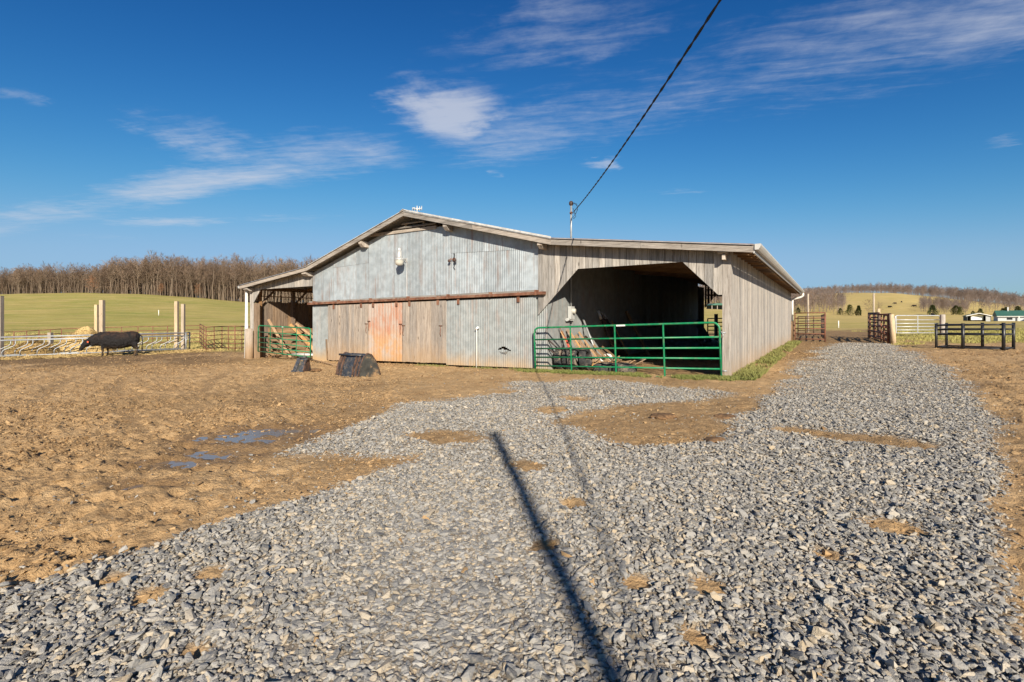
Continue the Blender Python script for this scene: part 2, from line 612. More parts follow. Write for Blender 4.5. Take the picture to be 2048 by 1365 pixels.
def np_mesh(name, verts, faces, mat, attrs=None, smooth=False):
    me = bpy.data.meshes.new(name)
    verts = np.asarray(verts, np.float32)
    faces = np.asarray(faces, np.int32)
    n, k = faces.shape
    me.vertices.add(len(verts))
    me.vertices.foreach_set('co', verts.ravel())
    me.loops.add(n * k)
    me.loops.foreach_set('vertex_index', faces.ravel())
    me.polygons.add(n)
    me.polygons.foreach_set('loop_start', np.arange(0, n * k, k, dtype=np.int32))
    me.polygons.foreach_set('use_smooth', np.full(n, smooth))
    for nm, arr in (attrs or {}).items():
        a = me.attributes.new(nm, 'FLOAT', 'POINT')
        a.data.foreach_set('value', np.asarray(arr, np.float32))
    if mat: me.materials.append(mat)
    me.update(calc_edges=True)
    me.validate()
    return me


# ------------------------------------------------------------------ materials
def pbr(name, rough=0.7, metal=0.0, spec=0.3):
    m = bpy.data.materials.new(name)
    m.use_nodes = True
    g = NT(m.node_tree)
    b = g.n['Principled BSDF']
    b.inputs['Roughness'].default_value = rough
    b.inputs['Metallic'].default_value = metal
    b.inputs['Specular IOR Level'].default_value = spec
    return m, g, b


def bump(g, b, h, strength=0.4, dist=0.01):
    x = g.node('ShaderNodeBump')
    x.inputs['Strength'].default_value = strength
    x.inputs['Distance'].default_value = dist
    g.put(x.inputs['Height'], h)
    g.l.new(x.outputs[0], b.inputs['Normal'])


def obj_coord(g):
    """object coordinates shifted by a random amount per object"""
    tc = g.node('ShaderNodeTexCoord')
    oi = g.node('ShaderNodeObjectInfo')
    add = g.node('ShaderNodeVectorMath', operation='ADD')
    g.l.new(tc.outputs['Object'], add.inputs[0])
    g.l.new(g.xyz(g.m('MULTIPLY', oi.outputs['Random'], 37.0), g.m('MULTIPLY', oi.outputs['Random'], 91.0), g.m('MULTIPLY', oi.outputs['Random'], 53.0)), add.inputs[1])
    return add.outputs[0], oi.outputs['Random'], tc.outputs['Object']


def world_z(g):
    ge = g.node('ShaderNodeNewGeometry')
    return ge.outputs['Position'], g.sep(ge.outputs['Position'])[2]


MUD = (0.40, 0.25, 0.12)


def wood_mat(name, dark, mid, light, grain='z', mud=0.0, mud_h=0.9, rough=0.85, orange_top=False):
    m, g, b = pbr(name, rough, 0, 0.15)
    v, r, _ = obj_coord(g)
    sc = {'z': (14, 14, 0.9), 'x': (0.9, 14, 14), 'y': (14, 0.9, 14)}[grain]
    gr = g.noise(g.vmul(v, sc), 1.6, 6, 0.65, dist=0.6)
    fine = g.noise(g.vmul(v, tuple(q * 5 for q in sc)), 1.5, 3, 0.6)
    blot = g.noise(g.vmul(v, (1.5, 1.5, 0.8)), 1.3, 3)
    c = g.ramp(gr, [(0.30, dark), (0.52, mid), (0.74, light)])
    c = g.mix(g.m('MULTIPLY', g.step(fine, 0.52, 0.75), 0.55), c, tuple(q * 0.42 for q in dark))
    val = g.m('ADD', 0.72, g.m('ADD', g.m('MULTIPLY', r, 0.42), g.m('MULTIPLY', g.m('SUBTRACT', blot, 0.5), 0.5)))
    hs = g.node('ShaderNodeHueSaturation')
    g.l.new(c, hs.inputs['Color'])
    g.l.new(val, hs.inputs['Value'])
    g.put(hs.inputs['Saturation'], g.m('ADD', 0.75, g.m('MULTIPLY', r, 0.5)))
    c = hs.outputs[0]
    # dark knots
    kn = g.node('ShaderNodeTexVoronoi')
    g.put(kn.inputs['Vector'], g.vmul(v, (4, 4, 1.6)))
    kn.inputs['Scale'].default_value = 1.1
    c = g.mix(g.m('MULTIPLY', g.step(kn.outputs['Distance'], 0.14, 0.05), 0.7), c, tuple(q * 0.35 for q in dark))
    if mud:
        pos, z = world_z(g)
        n = g.noise(g.vmul(pos, (3, 3, 1.2)), 1.5, 5, 0.6)
        f = g.m('ADD', g.m('DIVIDE', z, mud_h), g.m('MULTIPLY', g.m('SUBTRACT', n, 0.5), 1.1))
        f = g.step(f, 1.0, -0.35)
        c = g.mix(g.m('MULTIPLY', f, mud), c, MUD)
    g.l.new(c, b.inputs['Base Color'])
    bump(g, b, g.m('ADD', gr, fine), 0.5, 0.006)
    return m


def metal_sheet_mat(name, base=(0.345, 0.385, 0.41), rust=0.55, mud=0.8, mud_h=0.8, metal=0.35, rough=0.5):
    m, g, b = pbr(name, rough, metal, 0.4)
    v, r, _ = obj_coord(g)
    pos, z = world_z(g)
    sp = g.noise(g.vmul(v, (2.2, 2.2, 2.2)), 2.0, 4)
    c = g.mix(g.step(sp, 0.3, 0.7), tuple(q * 0.9 for q in base), tuple(min(q * 1.18, 1) for q in base))
    hs = g.node('ShaderNodeHueSaturation')
    g.l.new(c, hs.inputs['Color'])
    g.put(hs.inputs['Value'], g.m('ADD', 0.86, g.m('MULTIPLY', r, 0.26)))
    c = hs.outputs[0]
    st = g.noise(g.vmul(v, (9, 9, 0.6)), 1.0, 5, 0.65)
    st2 = g.noise(g.vmul(v, (2.6, 2.6, 1.0)), 1.0, 4, 0.6)
    f = g.m('MULTIPLY', g.step(st, 0.42, 0.7), g.step(st2, 0.42, 0.66))
    gx = g.sep(g.node('ShaderNodeTexCoord').outputs['Generated'])[0]
    seam = g.m('MULTIPLY', g.step(g.m('ABSOLUTE', g.m('SUBTRACT', gx, 0.5)), 0.465, 0.492), g.step(g.noise(g.vmul(v, (1, 1, 1.1)), 1.7, 4, 0.6), 0.36, 0.6))
    f = g.m('MAXIMUM', f, g.m('MULTIPLY', seam, 0.95))
    rc = g.mix(g.noise(v, 9, 3), (0.17, 0.085, 0.055), (0.32, 0.20, 0.145))
    c = g.mix(g.m('MULTIPLY', f, rust, clamp=True), c, rc)
    if mud:
        n = g.noise(g.vmul(pos, (2, 2, 0.8)), 1.5, 5, 0.6)
        ff = g.step(g.m('ADD', g.m('DIVIDE', g.m('ADD', z, 0.25), mud_h), g.m('MULTIPLY', g.m('SUBTRACT', n, 0.5), 0.9)), 1.0, -0.1)
        c = g.mix(g.m('MULTIPLY', ff, mud), c, (0.42, 0.28, 0.14))
        g.put(b.inputs['Metallic'], g.m('MULTIPLY', g.m('SUBTRACT', 1.0, g.m('MAXIMUM', f, ff), clamp=True), metal))
    g.l.new(c, b.inputs['Base Color'])
    g.put(b.inputs['Roughness'], g.m('ADD', rough - 0.08, g.m('MULTIPLY', st2, 0.3)))
    bump(g, b, st, 0.12, 0.004)
    return m


def plain_mat(name, col, rough=0.5, metal=0.0, var=0.25, dirt=None, dirt_amt=0.4, scale=6.0, spec=0.4):
    m, g, b = pbr(name, rough, metal, spec)
    v, r, _ = obj_coord(g)
    n = g.noise(v, scale, 5, 0.6)
    c = g.mix(g.step(n, 0.3, 0.7), tuple(q * (1 - var) for q in col), tuple(min(1, q * (1 + var)) for q in col))
    if dirt:
        n2 = g.noise(v, scale * 0.7, 6, 0.7)
        c = g.mix(g.m('MULTIPLY', g.step(n2, 0.48, 0.62), dirt_amt), c, dirt)
    g.l.new(c, b.inputs['Base Color'])
    g.put(b.inputs['Roughness'], g.m('ADD', rough - 0.1, g.m('MULTIPLY', n, 0.25)))
    bump(g, b, n, 0.15, 0.004)
    return m


M = {}
M['board'] = wood_mat('weathered grey board', (0.20, 0.18, 0.16), (0.36, 0.335, 0.305), (0.50, 0.47, 0.435), 'z', 0.0)
M['side_board'] = wood_mat('weathered side board', (0.235, 0.21, 0.185), (0.42, 0.385, 0.345), (0.56, 0.52, 0.47), 'z', 0.75, 0.75)
M['post'] = wood_mat('weathered post', (0.25, 0.21, 0.175), (0.43, 0.38, 0.33), (0.55, 0.50, 0.44), 'z', 0.35, 0.7)
M['fascia'] = wood_mat('weathered fascia', (0.17, 0.145, 0.125), (0.32, 0.285, 0.25), (0.45, 0.41, 0.365), 'x')
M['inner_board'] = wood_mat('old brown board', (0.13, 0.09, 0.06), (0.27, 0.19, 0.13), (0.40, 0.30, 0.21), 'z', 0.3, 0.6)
M['plank_y'] = wood_mat('old plank', (0.15, 0.10, 0.065), (0.30, 0.21, 0.14), (0.42, 0.32, 0.22), 'y', 0.2)
M['frame'] = wood_mat('frame timber', (0.14, 0.085, 0.05), (0.27, 0.17, 0.10), (0.36, 0.24, 0.15), 'y')
M['rafter'] = wood_mat('rafter timber', (0.14, 0.085, 0.05), (0.27, 0.17, 0.10), (0.36, 0.24, 0.15), 'x')
M['door_board'] = wood_mat('grey door board', (0.19, 0.16, 0.135), (0.33, 0.285, 0.245), (0.45, 0.40, 0.345), 'z', 0.6, 0.9)
M['lumber'] = wood_mat('fresh lumber', (0.30, 0.17, 0.08), (0.48, 0.30, 0.16), (0.60, 0.42, 0.25), 'z')
M['pale_post'] = wood_mat('pale new post', (0.36, 0.27, 0.17), (0.50, 0.39, 0.27), (0.60, 0.50, 0.36), 'z')
M['sheet'] = metal_sheet_mat('galvanised sheet', rust=0.62, mud=0.0)
M['sheet_low'] = metal_sheet_mat('galvanised sheet low', (0.335, 0.36, 0.36), rust=0.55, mud=0.95, mud_h=0.75)
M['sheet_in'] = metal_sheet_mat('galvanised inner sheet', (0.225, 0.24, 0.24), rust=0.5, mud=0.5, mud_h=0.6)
M['roof'] = metal_sheet_mat('roof sheet', (0.42, 0.43, 0.43), rust=0.4, mud=0.0)
M['roof_edge'] = plain_mat('roof edge metal', (0.55, 0.54, 0.51), 0.5, 0.2, 0.2, (0.25, 0.18, 0.13), 0.5, 4)
M['rust'] = plain_mat('rusty steel', (0.17, 0.075, 0.045), 0.8, 0.2, 0.4, (0.30, 0.20, 0.14), 0.5, 5)
M['rust_pipe'] = plain_mat('rusty brown pipe', (0.20, 0.085, 0.05), 0.75, 0.1, 0.3, (0.10, 0.05, 0.035), 0.5, 4)
M['dark_pipe'] = plain_mat('dark brown pipe', (0.055, 0.035, 0.03), 0.6, 0.1, 0.3, (0.2, 0.09, 0.05), 0.5, 4)
M['green'] = plain_mat('green enamel', (0.006, 0.19, 0.075), 0.38, 0.0, 0.18, (0.16, 0.2, 0.12), 0.35, 9)
M['green_worn'] = plain_mat('green enamel worn', (0.008, 0.18, 0.075), 0.4, 0.0, 0.2, (0.2, 0.25, 0.18), 0.4, 5)
M['galv'] = plain_mat('galvanised pipe', (0.33, 0.345, 0.355), 0.45, 0.4, 0.12, (0.35, 0.33, 0.3), 0.4)
M['galv_white'] = plain_mat('bright galvanised', (0.50, 0.51, 0.52), 0.4, 0.3, 0.12)
M['white'] = plain_mat('white plastic', (0.78, 0.77, 0.73), 0.45, 0, 0.05, (0.5, 0.42, 0.32), 0.35, 3)
M['cream'] = plain_mat('cream gutter', (0.44, 0.435, 0.415), 0.4, 0, 0.06, (0.45, 0.42, 0.36), 0.3, 3)
M['black_plastic'] = plain_mat('black plastic', (0.014, 0.015, 0.018), 0.4, 0, 0.2, (0.08, 0.07, 0.06), 0.25, 5, 0.5)
M['rubber'] = plain_mat('tyre rubber', (0.035, 0.035, 0.036), 0.8, 0, 0.3, (0.28, 0.22, 0.16), 0.6, 5)
M['cable'] = plain_mat('black cable', (0.012, 0.012, 0.013), 0.6)
M['grey_steel'] = plain_mat('grey steel', (0.45, 0.45, 0.44), 0.45, 0.4, 0.12)
M['bucket'] = plain_mat('worn black steel', (0.030, 0.036, 0.047), 0.5, 0.1, 0.4, (0.26, 0.20, 0.14), 0.35, 16, 0.5)
M['bucket_rust'] = plain_mat('worn rusty edge', (0.11, 0.062, 0.042), 0.75, 0.1, 0.4, (0.025, 0.027, 0.032), 0.85, 9)
M['bucket_mud'] = plain_mat('mud caked steel', (0.05, 0.05, 0.045), 0.8, 0, 0.4, (0.36, 0.23, 0.12), 0.85, 4)
M['meter'] = plain_mat('meter grey', (0.50, 0.51, 0.50), 0.5, 0.2, 0.08)
M['red'] = plain_mat('red paint', (0.45, 0.05, 0.04), 0.5, 0, 0.2)
M['sack'] = plain_mat('white sack', (0.7, 0.69, 0.66), 0.6, 0, 0.1)
M['tarp'] = plain_mat('blue grey tarp', (0.12, 0.17, 0.26), 0.6, 0, 0.3)
M['lamp_glass'] = plain_mat('frosted lamp bowl', (0.46, 0.445, 0.39), 0.25, 0, 0.06, spec=0.5)
M['orange'] = plain_mat('orange tag', (0.8, 0.12, 0.03), 0.5)
M['dung'] = plain_mat('dung', (0.15, 0.085, 0.04), 0.9, 0, 0.5, (0.07, 0.04, 0.02), 0.6, 20)
M['house_wall'] = plain_mat('white siding', (0.52, 0.54, 0.56), 0.6, 0, 0.04, scale=1)
M['house_roof'] = plain_mat('green metal roof', (0.045, 0.13, 0.095), 0.55, 0, 0.12, scale=1)
M['house_dark'] = plain_mat('dark window', (0.03, 0.035, 0.04), 0.15, 0, 0.1)
M['shed_wall'] = plain_mat('dark shed wall', (0.07, 0.075, 0.07), 0.7, 0, 0.2, scale=1)


def red_door_mat():
    m, g, b = pbr('peeling red door', 0.75, 0.05, 0.2)
    v, r, o = obj_coord(g)
    pos, z = world_z(g)
    st = g.noise(g.vmul(v, (7, 7, 1.0)), 1.2, 6, 0.68)
    bl = g.noise(g.vmul(pos, (1.6, 1.6, 1.2)), 1.5, 5, 0.6)
    grey = g.mix(st, (0.38, 0.31, 0.26), (0.48, 0.42, 0.37))
    zr = g.m('ADD', z, g.m('MULTIPLY', g.m('SUBTRACT', bl, 0.5), 2.0))
    redf = g.m('MULTIPLY', g.step(zr, 0.5, 1.1), g.step(g.m('ADD', st, g.m('MULTIPLY', bl, 0.6)), 0.66, 0.92))
    red = g.mix(g.noise(g.vmul(v, (6, 6, 2)), 2, 4), (0.47, 0.195, 0.10), (0.38, 0.18, 0.115))
    c = g.mix(g.m('MULTIPLY', redf, 0.8), grey, red)
    och = g.m('MULTIPLY', g.step(zr, 1.25, 0.55), g.step(bl, 0.3, 0.6))
    c = g.mix(g.m('MULTIPLY', och, 0.85), c, (0.52, 0.26, 0.09))
    low = g.step(g.m('ADD', z, g.m('MULTIPLY', bl, 0.6)), 0.55, 0.0)
    c = g.mix(g.m('MULTIPLY', low, 0.85), c, (0.42, 0.27, 0.14))
    g.l.new(c, b.inputs['Base Color'])
    bump(g, b, st, 0.3, 0.004)
    return m


M['red_door'] = red_door_mat()


def ground_mat():
    m, g, b = pbr('yard ground', 0.95, 0, 0.12)
    A = {}
    for k in ('grass', 'gravel', 'dark', 'straw', 'wet'):
        a = g.node('ShaderNodeAttribute')
        a.attribute_name = k
        A[k] = a.outputs['Fac']
    ge = g.node('ShaderNodeNewGeometry')
    p = ge.outputs['Position']
    n1 = g.noise(p, 0.7, 6, 0.6)
    n2 = g.noise(p, 6.0, 6, 0.65)
    n3 = g.noise(p, 28.0, 5, 0.7)
    dirt = g.ramp(g.m('ADD', g.m('MULTIPLY', n2, 0.6), g.m('MULTIPLY', n1, 0.4)), [(0.30, (0.32, 0.195, 0.093)), (0.5, (0.475, 0.31, 0.157)), (0.68, (0.57, 0.395, 0.215))])
    dirt = g.mix(g.m('MULTIPLY', g.step(n3, 0.56, 0.74), 0.4), dirt, (0.27, 0.165, 0.08))
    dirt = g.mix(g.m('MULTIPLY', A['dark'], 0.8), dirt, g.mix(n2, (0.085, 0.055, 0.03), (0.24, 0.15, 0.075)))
    gv = g.mix(n3, (0.30, 0.235, 0.16), (0.46, 0.38, 0.28))
    vo = g.node('ShaderNodeTexVoronoi')
    g.put(vo.inputs['Vector'], p)
    vo.inputs['Scale'].default_value = 18
    gv = g.mix(0.35, gv, g.ramp(g.sep(vo.outputs['Color'])[0], [(0.0, (0.10, 0.10, 0.11)), (0.5, (0.3, 0.29, 0.28)), (1.0, (0.5, 0.45, 0.38))]))
    c = g.mix(A['gravel'], dirt, gv)
    # pasture: winter turf, tan and green in streaks
    gp = g.vmul(p, (0.02, 0.06, 0.05))
    g1 = g.noise(gp, 2.2, 6, 0.6)
    g2 = g.noise(g.vmul(p, (0.10, 0.35, 0.2)), 2.0, 6, 0.7)
    g3 = g.noise(p, 3.2, 4, 0.7)
    mixv = g.m('ADD', g.m('MULTIPLY', g1, 0.62), g.m('ADD', g.m('MULTIPLY', g2, 0.5), g.m('MULTIPLY', g3, 0.18)))
    px_, py_, pz_ = g.sep(p)
    tan_shift = g.m('MULTIPLY', g.step(px_, 20, 140), 0.12)
    left_shift = g.m('MULTIPLY', g.step(px_, 0, -60), 0.06)
    mixv = g.m('SUBTRACT', g.m('ADD', g.m('SUBTRACT', mixv, tan_shift), left_shift), 0.105)
    turf = g.ramp(mixv, [(0.38, (0.50, 0.37, 0.15)), (0.52, (0.44, 0.345, 0.12)), (0.63, (0.35, 0.305, 0.085)), (0.76, (0.22, 0.25, 0.05))])
    turf = g.mix(g.m('MULTIPLY', g.step(g3, 0.5, 0.75), 0.3), turf, (0.09, 0.085, 0.03))
    mott = g.noise(g.vmul(p, (0.05, 0.12, 0.1)), 3.0, 6, 0.65)
    turf = g.mix(g.m('MULTIPLY', g.step(mott, 0.50, 0.68), 0.4), turf, (0.17, 0.15, 0.055))
    turf = g.mix(g.m('MULTIPLY', g.step(mott, 0.46, 0.32), 0.35), turf, (0.55, 0.45, 0.20))
    c = g.mix(A['grass'], c, turf)
    sn = g.noise(g.vmul(p, (9, 22, 9)), 2.0, 5, 0.7)
    c = g.mix(g.m('MULTIPLY', A['straw'], g.step(sn, 0.3, 0.62)), c, g.mix(n3, (0.36, 0.235, 0.075), (0.56, 0.41, 0.17)))
    c = g.mix(g.m('MULTIPLY', A['wet'], 0.6), c, g.mix(n2, (0.13, 0.075, 0.035), (0.24, 0.145, 0.07)))
    g.l.new(c, b.inputs['Base Color'])
    g.put(b.inputs['Roughness'], g.m('SUBTRACT', 0.95, g.m('MULTIPLY', A['wet'], 0.45)))
    bump(g, b, g.m('ADD', g.m('MULTIPLY', n2, 0.5), n3), 1.0, 0.045)
    return m


def stone_mat(name, dirt=False):
    m, g, b = pbr(name, 0.85, 0, 0.25)
    oi = g.node('ShaderNodeObjectInfo')
    tc = g.node('ShaderNodeTexCoord')
    r = oi.outputs['Random']
    n = g.noise(tc.outputs['Object'], 2.5, 5, 0.65)
    if dirt:
        c = g.ramp(r, [(0.0, (0.20, 0.12, 0.057)), (0.4, (0.37, 0.24, 0.118)), (1.0, (0.50, 0.335, 0.172))])
    else:
        c = g.ramp(r, [(0.0, (0.12, 0.12, 0.122)), (0.25, (0.22, 0.217, 0.212)), (0.5, (0.335, 0.322, 0.30)), (0.74, (0.43, 0.41, 0.375)), (0.9, (0.48, 0.375, 0.24)), (1.0, (0.56, 0.50, 0.41))])
        up = g.sep(g.node('ShaderNodeNewGeometry').outputs['Normal'])[2]
        dust = g.m('MULTIPLY', g.step(n, 0.42, 0.66), 0.55)
        c = g.mix(dust, c, (0.45, 0.40, 0.32))
    c = g.mix(g.m('MULTIPLY', n, 0.3), c, tuple((0.12, 0.12, 0.125)) if not dirt else (0.2, 0.12, 0.06))
    g.l.new(c, b.inputs['Base Color'])
    bump(g, b, g.noise(tc.outputs['Object'], 7, 4, 0.7), 0.4, 0.12)
    return m


M['stone'] = stone_mat('crushed limestone')
M['clod'] = stone_mat('dry mud clod', True)


def bark_mat(name, a, b_, c_):
    m, g, b = pbr(name, 0.9, 0, 0.1)
    oi = g.node('ShaderNodeObjectInfo')
    ge = g.node('ShaderNodeNewGeometry')
    n = g.noise(ge.outputs['Position'], 0.35, 4, 0.6)
    f = g.m('ADD', g.m('MULTIPLY', oi.outputs['Random'], 0.6), g.m('MULTIPLY', n, 0.4))
    g.l.new(g.ramp(f, [(0.15, a), (0.5, b_), (0.85, c_)]), b.inputs['Base Color'])
    return m


M['bark'] = bark_mat('bare bark', (0.115, 0.085, 0.065), (0.165, 0.125, 0.092), (0.22, 0.17, 0.125))
M['twig'] = bark_mat('bare twigs', (0.14, 0.095, 0.07), (0.21, 0.145, 0.105), (0.28, 0.20, 0.14))
M['bark_far'] = bark_mat('bare bark far', (0.14, 0.11, 0.10), (0.20, 0.155, 0.135), (0.27, 0.215, 0.18))
M['oak_leaf'] = bark_mat('rusty oak leaves', (0.22, 0.10, 0.05), (0.30, 0.14, 0.07), (0.36, 0.19, 0.10))
M['cedar'] = bark_mat('cedar needles', (0.02, 0.035, 0.012), (0.045, 0.06, 0.018), (0.085, 0.085, 0.025))
M['grass_blade'] = bark_mat('grass blades', (0.085, 0.115, 0.03), (0.155, 0.17, 0.05), (0.30, 0.25, 0.11))
M['winter_grass'] = bark_mat('winter grass', (0.28, 0.27, 0.08), (0.40, 0.33, 0.13), (0.50, 0.39, 0.18))
M['straw'] = bark_mat('straw', (0.27, 0.18, 0.075), (0.40, 0.28, 0.12), (0.50, 0.37, 0.17))


def cow_mat():
    m, g, b = pbr('black brown hide', 0.6, 0, 0.3)
    tc = g.node('ShaderNodeTexCoord')
    n = g.noise(g.vmul(tc.outputs['Object'], (3, 3, 3)), 1.5, 5, 0.65)
    f = g.noise(g.vmul(tc.outputs['Object'], (10, 10, 30)), 2.0, 5, 0.7)
    z = g.sep(tc.outputs['Object'])[2]
    back = g.m('MULTIPLY', g.step(z, 0.85, 1.2), g.step(n, 0.40, 0.62))
    c = g.mix(g.m('MULTIPLY', back, 0.8), (0.012, 0.010, 0.010), (0.05, 0.027, 0.017))
    legs = g.m('MULTIPLY', g.step(z, 0.6, 0.3), g.step(n, 0.4, 0.6))
    c = g.mix(g.m('MULTIPLY', legs, 0.7), c, (0.16, 0.10, 0.05))
    g.l.new(c, b.inputs['Base Color'])
    bump(g, b, f, 0.9, 0.05)
    return m


M['cow'] = cow_mat()


def water_mat():
    m, g, b = pbr('muddy water', 0.12, 0, 0.5)
    b.inputs['Base Color'].default_value = (0.17, 0.13, 0.10, 1)
    n = g.noise(g.node('ShaderNodeNewGeometry').outputs['Position'], 14, 3)
    bump(g, b, n, 0.12, 0.02)
    return m


M['water'] = water_mat()

# ------------------------------------------------------------------ ground sheet
def build_ground():
    fa = np.linspace(rad(-56), rad(56), 560)
    ba = np.linspace(rad(56), rad(304), 62)[1:-1]
    ang = np.concatenate((fa, ba))
    r = np.concatenate((np.linspace(0.25, 1.3, 8)[:-1], np.exp(np.linspace(math.log(1.3), math.log(45), 520)), np.exp(np.linspace(math.log(45), math.log(4500), 130))[1:]))
    A, R = np.meshgrid(ang, r)
    x, y = (R * np.sin(A)).ravel(), (R * np.cos(A)).ravel()
    x = np.concatenate((x, [0.0]))
    y = np.concatenate((y, [0.0]))
    gr, gv, dk, st, we = masks(x, y)
    z = base_z(x, y) + micro(x, y, gr, gv, we)
    na, nr = len(ang), len(r)
    i, j = np.meshgrid(np.arange(nr - 1), np.arange(na), indexing='ij')
    j2 = (j + 1) % na
    f = np.stack([i * na + j, (i + 1) * na + j, (i + 1) * na + j2, i * na + j2], -1).reshape(-1, 4)
    f = f[:, ::-1]
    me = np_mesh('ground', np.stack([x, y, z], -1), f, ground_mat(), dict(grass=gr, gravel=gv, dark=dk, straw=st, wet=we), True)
    # centre fan
    bm = bmesh.new()
    bm.from_mesh(me)
    bm.verts.ensure_lookup_table()
    c = bm.verts[na * nr]
    for k in range(na):
        fc = bm.faces.new((c, bm.verts[(k + 1) % na], bm.verts[k]))
        fc.smooth = True
    bm.normal_update()
    if sum(1 for q in list(bm.faces)[:500] if q.normal.z < 0) > 250:
        bmesh.ops.reverse_faces(bm, faces=bm.faces)
    bm.to_mesh(me)
    bm.free()
    o = bpy.data.objects.new('ground', me)
    COL.objects.link(o)
    tag(o, 'tan dirt farmyard running out to pasture and hills', kind='structure')
    return o


build_ground()


def build_puddles():
    for k, (px, py, rx, ry) in enumerate(PUDDLES):
        cx, cy = at_ground(px, py)
        g = np.linspace(-1, 1, 21)
        GX, GY = np.meshgrid(cx + g * rx, cy + g * ry)
        zz = ground_z(GX.ravel(), GY.ravel())
        lvl = float(np.quantile(zz, 0.42 if k in (0, 4) else 0.30))
        mb = MB()
        pts = [(cx + rx * 1.15 * math.cos(a), cy + ry * 1.15 * math.sin(a), lvl) for a in np.linspace(0, 2 * PI, 28, endpoint=False)]
        mb.add(pts, [tuple(range(28))])
        o = mb.build('puddle', M['water'], None)
        tag(o, 'shallow muddy puddle in the trampled dirt', kind='structure')


build_puddles()

# ------------------------------------------------------------------ scatter by geometry nodes
def source_collection(name, meshes):
    c = bpy.data.collections.new(name)
    for k, me in enumerate(meshes):
        o = bpy.data.objects.new(me.name, me)
        c.objects.link(o)
    return c


def scatter(name, pts, rots, scl, idx, coll, label, parent=None):
    me = bpy.data.meshes.new(name)
    n = len(pts)
    me.vertices.add(n)
    me.vertices.foreach_set('co', np.asarray(pts, np.float32).ravel())
    for nm, arr in (('rot', rots), ('scl', scl)):
        a = me.attributes.new(nm, 'FLOAT_VECTOR', 'POINT')
        a.data.foreach_set('vector', np.asarray(arr, np.float32).ravel())
    a = me.attributes.new('idx', 'INT', 'POINT')
    a.data.foreach_set('value', np.asarray(idx, np.int32))
    me.update()
    o = bpy.data.objects.new(name, me)
    COL.objects.link(o)
    o.parent = parent
    ng = bpy.data.node_groups.new(name, 'GeometryNodeTree')
    ng.interface.new_socket('Geometry', in_out='INPUT', socket_type='NodeSocketGeometry')
    ng.interface.new_socket('Geometry', in_out='OUTPUT', socket_type='NodeSocketGeometry')
    N, L = ng.nodes, ng.links
    gi, go = N.new('NodeGroupInput'), N.new('NodeGroupOutput')
    ci = N.new('GeometryNodeCollectionInfo')
    ci.inputs['Collection'].default_value = coll
    ci.inputs['Separate Children'].default_value = True
    ci.inputs['Reset Children'].default_value = True
    ip = N.new('GeometryNodeInstanceOnPoints')
    ip.inputs['Pick Instance'].default_value = True
    def attr(nm, dt):
        x = N.new('GeometryNodeInputNamedAttribute')
        x.data_type = dt
        x.inputs['Name'].default_value = nm
        return x.outputs[0]
    L.new(gi.outputs[0], ip.inputs['Points'])
    L.new(ci.outputs[0], ip.inputs['Instance'])
    L.new(attr('idx', 'INT'), ip.inputs['Instance Index'])
    L.new(attr('rot', 'FLOAT_VECTOR'), ip.inputs['Rotation'])
    L.new(attr('scl', 'FLOAT_VECTOR'), ip.inputs['Scale'])
    L.new(ip.outputs[0], go.inputs[0])
    md = o.modifiers.new('scatter', 'NODES')
    md.node_group = ng
    tag(o, label, kind='stuff')
    return o


def rock_mesh(seed, mat, flat=0.6, n=13):
    r = np.random.default_rng(seed)
    bm = bmesh.new()
    for k in range(n):
        d = r.normal(size=3)
        d /= np.linalg.norm(d)
        d = np.sign(d) * np.abs(d) ** 0.8
        p = d * (0.42 + 0.16 * r.random()) * np.array([1.15, 0.85, flat])
        bm.verts.new(p)
    res = bmesh.ops.convex_hull(bm, input=bm.verts)
    junk = [e for e in res['geom_interior'] if isinstance(e, bmesh.types.BMVert)]
    if junk: bmesh.ops.delete(bm, geom=junk, context='VERTS')
    bmesh.ops.recalc_face_normals(bm, faces=bm.faces)
    me = bpy.data.meshes.new('stone')
    bm.to_mesh(me)
    bm.free()
    me.materials.append(mat)
    return me


ROCKS = [rock_mesh(100 + k, M['stone'], 0.45 + 0.06 * (k % 6), 11 + k % 5) for k in range(14)]
CLODS = [rock_mesh(300 + k, M['clod'], 0.6, 12) for k in range(6)]
ROCK_SRC = source_collection('rock sources', ROCKS)
CLOD_SRC = source_collection('clod sources', CLODS)


